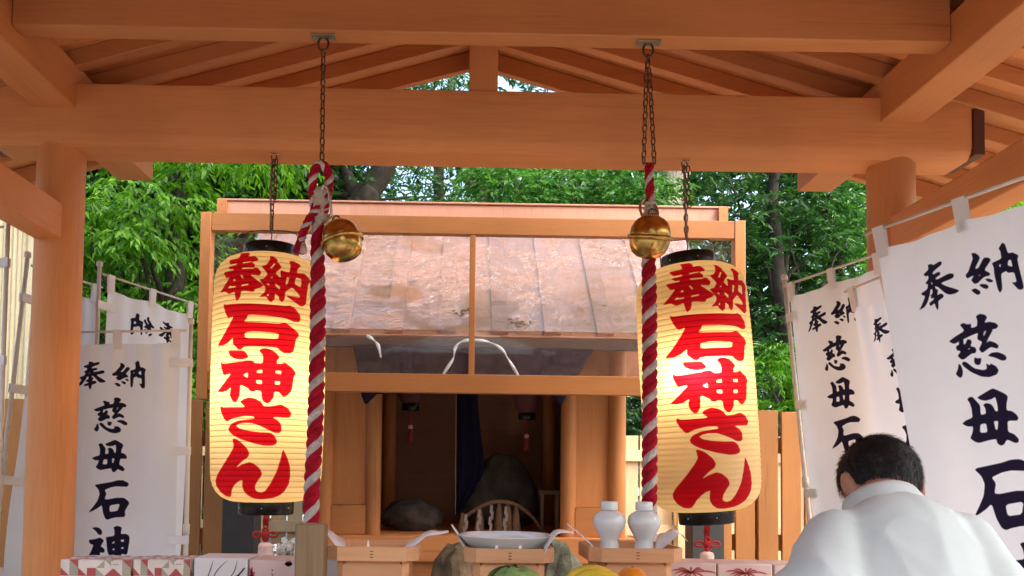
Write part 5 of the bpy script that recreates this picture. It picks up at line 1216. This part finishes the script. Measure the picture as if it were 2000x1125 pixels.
body.ball(hc + HR @ Vector((0, 0.035, -0.055)), 0.055, 16, 12, (0.95, 1.0, 1.1), HR)         # jaw
body.ball(hc + HR @ Vector((0, 0.10, -0.022)), 0.015, 10, 8, (0.8, 1.1, 1.5), HR)         # nose
body.ball(hc + HR @ Vector((0, 0.080, -0.062)), 0.018, 10, 8, (1.3, 0.5, 0.5), HR)        # lips
body.ball(hc + HR @ Vector((0, 0.072, 0.010)), 0.03, 10, 8, (1.7, 0.5, 0.5), HR)          # brow
for sx in (-1, 1):
    body.ball(hc + HR @ Vector((sx * 0.076, -0.002, -0.024)), 0.030, 12, 10, (0.36, 0.65, 1.1), HR)   # ear
    body.ball(hc + HR @ Vector((sx * 0.028, 0.078, -0.006)), 0.012, 10, 8, (1, 0.6, 0.8), HR)
caps(body, [(hc + Vector((0, -0.02, -0.03)), 0.058), (nb + Vector((0, 0.01, -0.05)), 0.060)])
hip = Vector((bx0, 1.30, 0.90)); ch_ = Vector((bx0 + 0.0, 1.44, 1.165))
caps(body, [(hip, 0.13), (ch_, 0.14), (nb + Vector((0, -0.02, -0.10)), 0.10)])
hands = []
for sx in (-1, 1):
    sh_ = ch_ + Vector((sx * 0.175, 0.05, 0.10)); el = Vector((bx0 + sx * 0.25, 1.56, 0.98)); wr_ = Vector((bx0 + sx * 0.035, 1.80, 1.10))
    caps(body, [(sh_, 0.055), (el, 0.042), (wr_, 0.027)])
    pm = wr_ + Vector((-sx * 0.018, 0.045, 0.055)); body.ball(pm, 0.036, 12, 10, (0.42, 0.95, 1.25), Matrix.Rotation(R(-35), 3, 'X'))
    for k, (dy, ln) in enumerate(((-0.026, 0.062), (-0.009, 0.074), (0.009, 0.070), (0.025, 0.055))):
        b0 = pm + Vector((0, dy * 0.8 + 0.02, 0.035 - dy * 0.6)); d_ = Vector((-sx * 0.05, 0.62, 0.78)).normalized()
        caps(body, [(b0, 0.0095), (b0 + d_ * ln * 0.5, 0.009), (b0 + d_ * ln + Vector((-sx * 0.002, 0.004, -0.004)), 0.0078)])
    caps(body, [(pm + Vector((0, -0.028, 0.0)), 0.012), (pm + Vector((0, -0.044, 0.03)), 0.010), (pm + Vector((-sx * 0.004, -0.042, 0.055)), 0.009)])
    hj = hip + Vector((sx * 0.095, 0, -0.04)); kn = Vector((bx0 + sx * 0.10, 1.36, 0.50)); an_ = Vector((bx0 + sx * 0.11, 1.33, 0.14))
    caps(body, [(hj, 0.085), (kn, 0.058), (an_, 0.040)])
    caps(body, [(an_ + Vector((0, -0.03, -0.035)), 0.038), (an_ + Vector((0, 0.15, -0.045)), 0.032)])
remeshed('body', body, SKIN, pr_, 0.0065, 3)
shirt = MB()
def ell(p, rx, ry, rz, rot=None): shirt.ball(p, 1.0, 24, 16, (rx, ry, rz), rot)
ell(hip + Vector((0, 0, 0.02)), 0.185, 0.145, 0.14)
for k in range(8):
    f = k / 7; ell(hip.lerp(ch_, f), 0.182 + 0.018 * f, 0.145 + 0.01 * f, 0.12)
for k in range(8):
    f = k / 7; p_ = ch_.lerp(nb + Vector((-0.008, -0.045, -0.085)), f); ell(p_ + Vector((0, -0.01, 0)), 0.205 - 0.085 * f ** 1.4, 0.155 - 0.055 * f, 0.115 - 0.03 * f)
for sx in (-1, 1):
    sh_ = ch_ + Vector((sx * (0.158 if sx < 0 else 0.178), 0.05, 0.130 if sx < 0 else 0.118)); el = Vector((bx0 + sx * (0.215 if sx < 0 else 0.25), 1.57, 0.98)); wr_ = Vector((bx0 + sx * 0.05, 1.775, 1.08))
    caps(shirt, [(nb + Vector((sx * 0.06, -0.04, -0.082)), 0.055), (nb + Vector((sx * 0.12 - 0.01, -0.05, -0.098)), 0.066), (sh_ + Vector((-sx * 0.02, -0.02, 0.0)), 0.078), (sh_ + Vector((sx * 0.01, 0, -0.03)), 0.076), (el, 0.058), (wr_, 0.040)])
def wr(c):
    d = 0.006 * noise.noise(Vector((c.x * 11, c.y * 6, c.z * 5)))
    f1 = 1 - abs(noise.noise(Vector((c.x * 9 + 3, c.y * 3, c.z * 3.2))) * 2.2)       # long hanging creases
    f2 = 1 - abs(noise.noise(Vector((c.x * 5 - c.z * 6, c.y * 5 + 8, c.z * 7 + c.x * 5))) * 2.4)   # oblique pulls from the shoulders
    return d * 0.7 + 0.0034 * max(0, f1) ** 4 + 0.0032 * max(0, f2) ** 5 - 0.002
SHIRTM = plain('white_shirt_cotton', (0.55, 0.62, 0.61), 0.85, var=0.03, bump=0.12, bscale=400, spec=0.15)
remeshed('shirt', shirt, SHIRTM, pr_, 0.008, 6, wr)
# collar: folded band round the neck
cl = MB(); nn = 28
for k in range(nn):
    pass
cA = nb + Vector((0, 0.01, -0.055)); rotc = Matrix.Rotation(R(-40), 3, 'X')
rings = [(0.098, 0.088, -0.030), (0.0985, 0.0885, -0.026), (0.088, 0.079, 0.004), (0.078, 0.072, 0.034), (0.0745, 0.069, 0.046), (0.070, 0.065, 0.046), (0.066, 0.061, 0.0)]
vs_ = []
for (rx, ry, z) in rings:
    for i in range(nn):
        a = 2 * math.pi * i / nn; vs_.append(cA + rotc @ Vector((rx * math.cos(a), ry * math.sin(a), z - 0.02 * max(0, math.sin(a)))))
cl.add(vs_, [(k * nn + i, k * nn + (i + 1) % nn, (k + 1) * nn + (i + 1) % nn, (k + 1) * nn + i) for k in range(len(rings) - 1) for i in range(nn)])
cl.build('collar', SHIRTM, pr_, smooth=True)
trs = MB()
caps(trs, [(hip + Vector((-0.05, 0, -0.02)), 0.14), (hip + Vector((0.05, 0, -0.02)), 0.14)])
for sx in (-1, 1):
    caps(trs, [(hip + Vector((sx * 0.09, 0, -0.06)), 0.105), (Vector((bx0 + sx * 0.10, 1.36, 0.50)), 0.082), (Vector((bx0 + sx * 0.11, 1.33, 0.16)), 0.075)])
remeshed('trousers', trs, plain('dark_trousers', (0.03, 0.03, 0.035), 0.85), pr_, 0.012, 4)
for sx in (-1, 1):
    sm_ = MB(); an_ = Vector((bx0 + sx * 0.11, 1.33, 0.10)); caps(sm_, [(an_ + Vector((0, -0.035, 0.0)), 0.042), (an_ + Vector((0, 0.16, -0.006)), 0.038)])
    sm_.v = [(x, y, max(z, 0.061)) for x, y, z in sm_.v]; remeshed('shoe', sm_, LACQUER, pr_, 0.008, 2)
# hair: cap plus many short locks
HAIRM = plain('black_hair', (0.011, 0.009, 0.008), 0.55, var=0.4, scale=50, bump=0.5, bscale=160, spec=0.35)
hb = MB(); hb.ball(hc, 0.0800, 36, 26, (0.95, 1.15, 1.12), HR)
def hairline(l):      # local head coords: hair covers crown, back and sides above the ears
    return l.z > (-0.058 if l.y < 0.0 else -0.058 + l.y * 0.9) - (0.0 if abs(l.x) < 0.045 else -0.010)
HRi = HR.inverted(); keep = [hairline(HRi @ (Vector(v) - hc)) for v in hb.v]
hm = MB(); hm.v = hb.v; hm.f = [f for f in hb.f if all(keep[i] for i in f)]; hm.m = [0] * len(hm.f)
hm.v = [tuple(Vector(v) + (Vector(v) - hc).normalized() * 0.004 * noise.noise(Vector(v) * 40)) for v in hm.v]
rnd = random.Random(12)
for k in range(5200):
    d = Vector((rnd.gauss(0, 1), rnd.gauss(0, 1), rnd.gauss(0, 1))).normalized(); l = Vector((d.x * 0.0800 * 0.95, d.y * 0.0800 * 1.15, d.z * 0.0800 * 1.12))
    if not hairline(l + Vector((0, 0, 0.003))): continue
    down = Vector((0.15 * rnd.uniform(-1, 1), -0.25 if l.y < 0.04 else 0.5, -1.0)); n_ = Vector((l.x / 0.9, l.y / 1.3, l.z / 1.25)).normalized()
    tg = (down - n_ * down.dot(n_)).normalized(); tip = l + tg * rnd.uniform(0.014, 0.030) + n_ * rnd.uniform(0.001, 0.006)
    sd2 = n_.cross(tg) * 0.0009; p0_, p1_ = hc + HR @ (l + sd2), hc + HR @ (l - sd2); hm.add([p0_, p1_, hc + HR @ tip], [(0, 1, 2)])
hm.build('hair', HAIRM, pr_, smooth=True)

# ================================================================== TREES
def leaf_mesh(name, pos, dirs, nrm, ln, wd, mat, rng, fold=0.22):
    """one mesh of many leaf-shaped faces: pos/dirs/nrm are (n,3) arrays"""
    n = len(pos); dirs = dirs / np.linalg.norm(dirs, axis=1, keepdims=True)
    side = np.cross(dirs, nrm); side /= np.linalg.norm(side, axis=1, keepdims=True) + 1e-9
    up = np.cross(side, dirs)
    ln = ln[:, None]; wd = wd[:, None]
    b = pos; m = pos + dirs * ln * 0.45 ; tip = pos + dirs * ln - up * ln * 0.18
    l = m + side * wd * 0.5 + up * wd * fold; r = m - side * wd * 0.5 + up * wd * fold
    V = np.stack([b, l, tip, r], 1).reshape(-1, 3); i = np.arange(n)[:, None] * 4
    F = np.concatenate([i + np.array([0, 2, 1]), i + np.array([0, 3, 2])], 0)
    me = bpy.data.meshes.new(name); fast_mesh(me, V, F); me.materials.append(mat)
    t = np.repeat(rng.random(n), 4).astype(np.float32); at = me.attributes.new('tint', 'FLOAT', 'POINT'); at.data.foreach_set('value', t)
    return me
def sprays(rng, centres, per, spread, leaves, twig, droop, ln, wd, flat=0.4, shell=False):
    """leafy twigs round each centre; returns arrays for leaf_mesh"""
    C = np.repeat(centres, per, 0); n = len(C)
    off = rng.normal(0, 1, (n, 3)); off /= np.linalg.norm(off, axis=1, keepdims=True); off *= (rng.random((n, 1)) ** (1 / 3)) * spread * np.array([1, 1, flat])
    base = C + off
    d = off / (np.linalg.norm(off, axis=1, keepdims=True) + 1e-6) + rng.normal(0, 0.5, (n, 3)); d[:, 2] = d[:, 2] * 0.4 - droop * 0.5; d /= np.linalg.norm(d, axis=1, keepdims=True)
    P_, D_, N_ = [], [], []
    for k in range(leaves):
        f = (k + 0.5) / leaves; p = base + d * twig * f; p[:, 2] -= droop * twig * f * f * 0.5
        s = np.cross(d, np.array([0, 0, 1.0])); s /= np.linalg.norm(s, axis=1, keepdims=True) + 1e-6
        sg = 1 if k % 2 else -1
        ld = d * (0.55 + 0.5 * f) + s * sg * (0.9 - 0.6 * f) + rng.normal(0, 0.18, (n, 3)); ld[:, 2] -= droop * 0.7
        nn_ = np.tile(np.array([0, -0.25, 1.0]), (n, 1)) + rng.normal(0, 0.35, (n, 3))
        P_.append(p); D_.append(ld); N_.append(nn_)
    P_, D_, N_ = np.concatenate(P_), np.concatenate(D_), np.concatenate(N_); m = len(P_)
    return P_, D_, N_, ln * rng.uniform(0.7, 1.25, m), wd * rng.uniform(0.75, 1.2, m)
def limb(mb, a, b, r0, r1, seed, n=7, wig=0.08):
    rnd = random.Random(seed); a, b = Vector(a), Vector(b); L_ = (b - a).length; pts = []
    for k in range(n + 1):
        f = k / n; p = a.lerp(b, f)
        if 0 < k < n: p += Vector((rnd.uniform(-1, 1), rnd.uniform(-1, 1), rnd.uniform(-0.5, 0.5))) * wig * L_ / n * 1.6
        pts.append(p)
    pts = spline(pts, 3); m = len(pts); mb.tube(pts, [r0 + (r1 - r0) * k / (m - 1) for k in range(m)], 10)
    return pts
def tree(name, label, base, trunk, limbs, centres, mat, bark, rng, group='trees behind the shrine', **sp):
    t = thing(name, label, 'tree', base, group); mb = MB()
    for k, (a, b, r0, r1) in enumerate(trunk): limb(mb, a, b, r0, r1, k + int(abs(base[0] * 10)))
    part('trunk', mb, bark, t, smooth=True)
    for k, (a, b, r0, r1) in enumerate(limbs):
        lm = MB(); limb(lm, a, b, r0, r1, k + 50, wig=0.14); part('limb', lm, bark, t, smooth=True)
    if centres is not None:
        arr = sprays(rng, np.array(centres), **sp); o = link('crown', leaf_mesh('crown', *arr, mat, rng), t); o['kind'] = 'stuff'
    return t
rng = np.random.default_rng(7)
def pads(n, pxr, pyr, Yr, rng):
    out = []
    for _ in range(n):
        out.append(tuple(P(rng.uniform(*pxr), rng.uniform(*pyr), rng.uniform(*Yr))))
    return out
def limbs_to(base, cs, n, rng, r0=0.05, zf=(0.4, 0.9)):
    out = []
    for i in rng.choice(len(cs), min(n, len(cs)), replace=False):
        c = cs[i]; z = max(1.0, c[2] * rng.uniform(*zf)); out.append(((base[0], base[1], min(z, base[2] + 20)), c, r0, 0.008))
    return out
# drooping bright tree beside the pillar
bB = (P(300, 900, 9.6).x, 9.6, 0); cB = pads(112, (90, 560), (230, 800), (8.5, 10.4), rng)
tree('drooping_tree', 'bright green tree with drooping pointed leaves above the mirror-lettered banner', bB, [((*bB[:2], 0), (bB[0] + 0.2, 9.7, 6.5), 0.17, 0.07)], limbs_to(bB, cB, 14, rng),
     cB, LEAF_BRIGHT, BARK_DARK, rng, per=14, spread=0.42, leaves=10, twig=0.32, droop=0.6, ln=0.122, wd=0.041, flat=0.24)
# dark gnarled tree in the middle
bD = (P(700, 900, 11).x, 11.0, 0); xa = bD[0]
cD = pads(60, (420, 860), (60, 330), (10.3, 12.2), rng) + pads(12, (430, 640), (320, 420), (11, 12), rng)
tree('gnarled_tree', 'dark gnarled tree with a forked trunk behind the shelter roof', bD, [((xa, 11, 0), (P(702, 395, 11).x, 11, P(702, 395, 11).z), 0.28, 0.20), (P(702, 398, 11), P(768, 300, 11), 0.20, 0.13), (P(768, 302, 11), P(850, 190, 11), 0.13, 0.06), (P(700, 400, 11), P(655, 280, 11.2), 0.12, 0.05)],
     [(P(690, 385, 11), P(560, 372, 11.2), 0.05, 0.015), (P(660, 350, 11), P(520, 340, 11.3), 0.04, 0.012), (P(715, 395, 11), P(800, 385, 11.2), 0.03, 0.01)], cD, LEAF_DARK, BARK_DARK, rng, per=13, spread=0.5, leaves=10, twig=0.28, droop=0.25, ln=0.10, wd=0.042, flat=0.5)
# slanting trunks with airy leaves
bS = (P(985, 900, 12).x, 12.0, 0); cS = pads(50, (760, 1060), (230, 420), (11.6, 13), rng)
tree('slanting_tree', 'leaning slender tree with a slanting dark trunk behind the shelter roof', bS, [((P(960, 900, 12).x + 0.4, 12, 0), P(942, 385, 12), 0.13, 0.10), (P(942, 387, 12), P(880, 300, 12), 0.10, 0.07), (P(880, 302, 12), P(820, 150, 12), 0.07, 0.03)], [(P(955, 450, 12), P(948, 260, 12.2), 0.06, 0.05)],
     cS, LEAF_MID, BARK_GREY, rng, per=9, spread=0.45, leaves=10, twig=0.26, droop=0.3, ln=0.085, wd=0.034, flat=0.5)
# glossy shrubby evergreen right of centre
bG = (P(1120, 900, 10.5).x, 10.5, 0); cG = pads(85, (930, 1300), (290, 560), (9.6, 11.2), rng)
tree('glossy_evergreen', 'dense glossy evergreen tree over the middle of the shelter roof', bG, [((*bG[:2], 0), (bG[0], 10.6, 5.5), 0.12, 0.04)], limbs_to(bG, cG, 10, rng), cG, LEAF_MID, BARK_GREY, rng, per=15, spread=0.42, leaves=10, twig=0.24, droop=0.25, ln=0.10, wd=0.044, flat=0.55)
# pale big trunk
bP = (P(1322, 900, 12.5).x, 12.5, 0)
tree('pale_barked_tree', 'tall tree with a thick pale stringy-barked trunk above the shelter roof', bP, [((bP[0], 12.5, 0), (bP[0] - 0.06, 12.5, 11), 0.34, 0.25)], [((bP[0], 12.5, 7.5), (bP[0] + 1.6, 12.2, 8.8), 0.09, 0.03), ((bP[0], 12.5, 8.5), (bP[0] - 1.8, 12.6, 9.6), 0.09, 0.03)],
     [(bP[0] + rng.uniform(-3, 3), 12.5 + rng.uniform(-2, 2), rng.uniform(8.3, 12)) for _ in range(60)], LEAF_DARK, BARK_PALE, rng, per=10, spread=0.8, leaves=10, twig=0.4, droop=0.3, ln=0.16, wd=0.07, flat=0.5)
# right-hand evergreens with slim trunks
for (px, lab, sd_, Y_) in ((1530, 'dark evergreen with slim bent trunk beside the shelter stile', 1, 9.8), (1640, 'dark evergreen with slim trunk seen over the hanging banners', 2, 10.6)):
    bR = (P(px, 900, Y_).x, Y_, 0); r2 = np.random.default_rng(20 + sd_)
    cR = pads(85, (px - 150, px + 130), (280, 720), (Y_ - 0.5, Y_ + 1.2), r2)
    tree('slim_evergreen', lab, bR, [((bR[0] + 0.25, Y_ - 0.3, 0), (bR[0] - 0.1, Y_ - 0.3, 3.4), 0.095, 0.085), ((bR[0] - 0.1, Y_ - 0.3, 3.38), (bR[0] - 0.25, Y_, 6.8), 0.085, 0.04)], limbs_to((bR[0] - 0.1, Y_ - 0.2, 0), cR, 10, r2, 0.03), cR, LEAF_DARK if sd_ == 1 else LEAF_MID, BARK_DARK, r2, per=13, spread=0.40, leaves=11, twig=0.24, droop=0.15, ln=0.11, wd=0.034, flat=0.6)
# lime bush low on the right, and foliage by the tie beam
bM = (P(1520, 900, 8.9).x, 8.9, 0); r3 = np.random.default_rng(31)
cM = pads(26, (1480, 1575), (660, 850), (8.7, 9.3), r3)
tree('lime_bush', 'lime green young bush beside the board fence', bM, [((*bM[:2], 0), (bM[0], 8.95, 2.6), 0.035, 0.012)], limbs_to(bM, cM, 8, r3, 0.015), cM, LEAF_LIME, BARK_GREY, r3, per=9, spread=0.22, leaves=11, twig=0.24, droop=0.45, ln=0.085, wd=0.028, flat=0.35, group='bushes along the fence')
bN = (P(1930, 900, 7.5).x, 7.5, 0); cN = pads(60, (1790, 2080), (330, 620), (7.0, 8.3), r3)
tree('lime_tree', 'sunlit light green tree showing beyond the tie beam and largest banner', bN, [((*bN[:2], 0), (bN[0], 7.6, 5.2), 0.09, 0.04)], limbs_to(bN, cN, 8, r3), cN, LEAF_BRIGHT, BARK_GREY, r3, per=13, spread=0.36, leaves=11, twig=0.26, droop=0.4, ln=0.09, wd=0.03, flat=0.4)
part('stake', MB().lathe([(0.06, 0), (0.055, 3.9)], 12, (P(1885, 420, 6.6).x, 6.6, 0)), plain('yellow_timber_stake', (0.40, 0.30, 0.10), 0.8, var=0.4, scale=20), bpy.data.objects['lime_tree'], smooth=True)
# dark hedge along the far fence
hedge_c = [(rng.uniform(-6, 6), rng.uniform(9.0, 9.6), rng.uniform(0.3, 2.75)) for _ in range(150)]
arr = sprays(rng, np.array(hedge_c), per=10, spread=0.35, leaves=9, twig=0.2, droop=0.2, ln=0.10, wd=0.04, flat=0.8)
hd = link('hedge', leaf_mesh('hedge', *arr, LEAF_DARK, rng)); tag(hd, 'dark leafy hedge along the pale far fence', 'hedge', kind='stuff')
# the wood further back
wc = []
while len(wc) < 1000:
    x, y, z = rng.uniform(-16, 16), rng.uniform(14, 19), rng.uniform(0.2, 11)
    px = 900 + (x + 0.08) / y * 1600; py = 925 - (z - 1.5) / y * 1600
    dens = 1.0
    if 600 < px < 1000 and py < 400: dens = 0.42
    elif 1000 <= px < 1700 and py < 620: dens = 0.62
    if rng.random() < dens: wc.append((x, y, z))
for _ in range(330):
    wc.append(tuple(P(rng.uniform(60, 620), rng.uniform(150, 860), rng.uniform(11.3, 13.0))))
for _ in range(170):
    wc.append(tuple(P(rng.uniform(1040, 1760), rng.uniform(200, 860), rng.uniform(12.6, 14.0))))
arr = sprays(rng, np.array(wc), per=12, spread=0.9, leaves=8, twig=0.45, droop=0.25, ln=0.20, wd=0.085, flat=0.7)
wd_ = link('far_wood', leaf_mesh('far_wood', *arr, LEAF_DARK, rng)); tag(wd_, 'dark wood closing the view behind the trees', 'wood', kind='stuff')
for k in range(9):
    x = -9 + 2.25 * k + rng.uniform(-0.7, 0.7); y = 15 + rng.uniform(-0.5, 2.5); mb = MB(); limb(mb, (x, y, 0), (x + rng.uniform(-0.8, 0.8), y, 11), 0.17, 0.08, k)
    if k == 0: wt = wd_
    o_ = mb.build('tree_trunk', BARK_DARK, wd_, smooth=True)

# unseen belt of leaves on the visitors' side, added to cut low front light
vc = [(11.5 * math.sin(a) * k, 1.5 - 11.5 * math.cos(a) * k, z) for a, k, z in zip(rng.uniform(-2.0, 2.0, 420), rng.uniform(0.95, 1.25, 420), rng.uniform(0.3, 4.6, 420))]
arr = sprays(rng, np.array(vc), per=9, spread=1.0, leaves=8, twig=0.5, droop=0.25, ln=0.34, wd=0.15, flat=0.7)
vw = link('light_blocking_wood', leaf_mesh('light_blocking_wood', *arr, LEAF_DARK, rng)); tag(vw, 'unseen dark green wood added round the visitors side to cut low light', 'wood', kind='stuff')

# unseen broadleaf tree added overhead, crown spread to block sun and sky
bC = (-4.6, 5.6, 0); cC = [(rng.uniform(-6.5, 6.0), rng.uniform(0.0, 8.2), rng.uniform(7.0, 10.0)) for _ in range(190)]
tree('shade_canopy_tree', 'unseen tall tree added so that its crown shades the pavilion and shrine roofs', bC, [((-4.6, 5.6, 0), (-4.3, 5.4, 6.0), 0.35, 0.26), ((-4.3, 5.4, 5.98), (-2.5, 5.2, 9.5), 0.26, 0.10)],
     [((-4.3, 5.4, 5.8), (3.5, 3.0, 8.6), 0.16, 0.03), ((-4.3, 5.4, 5.6), (4.0, 7.6, 8.4), 0.16, 0.03), ((-4.3, 5.4, 5.9), (-5.5, 2.0, 8.4), 0.1, 0.03), ((-3.5, 5.3, 7.4), (1.0, 8.8, 9.0), 0.1, 0.03)],
     cC, LEAF_MID, BARK_DARK, rng, per=10, spread=0.75, leaves=9, twig=0.42, droop=0.3, ln=0.21, wd=0.095, flat=0.5)
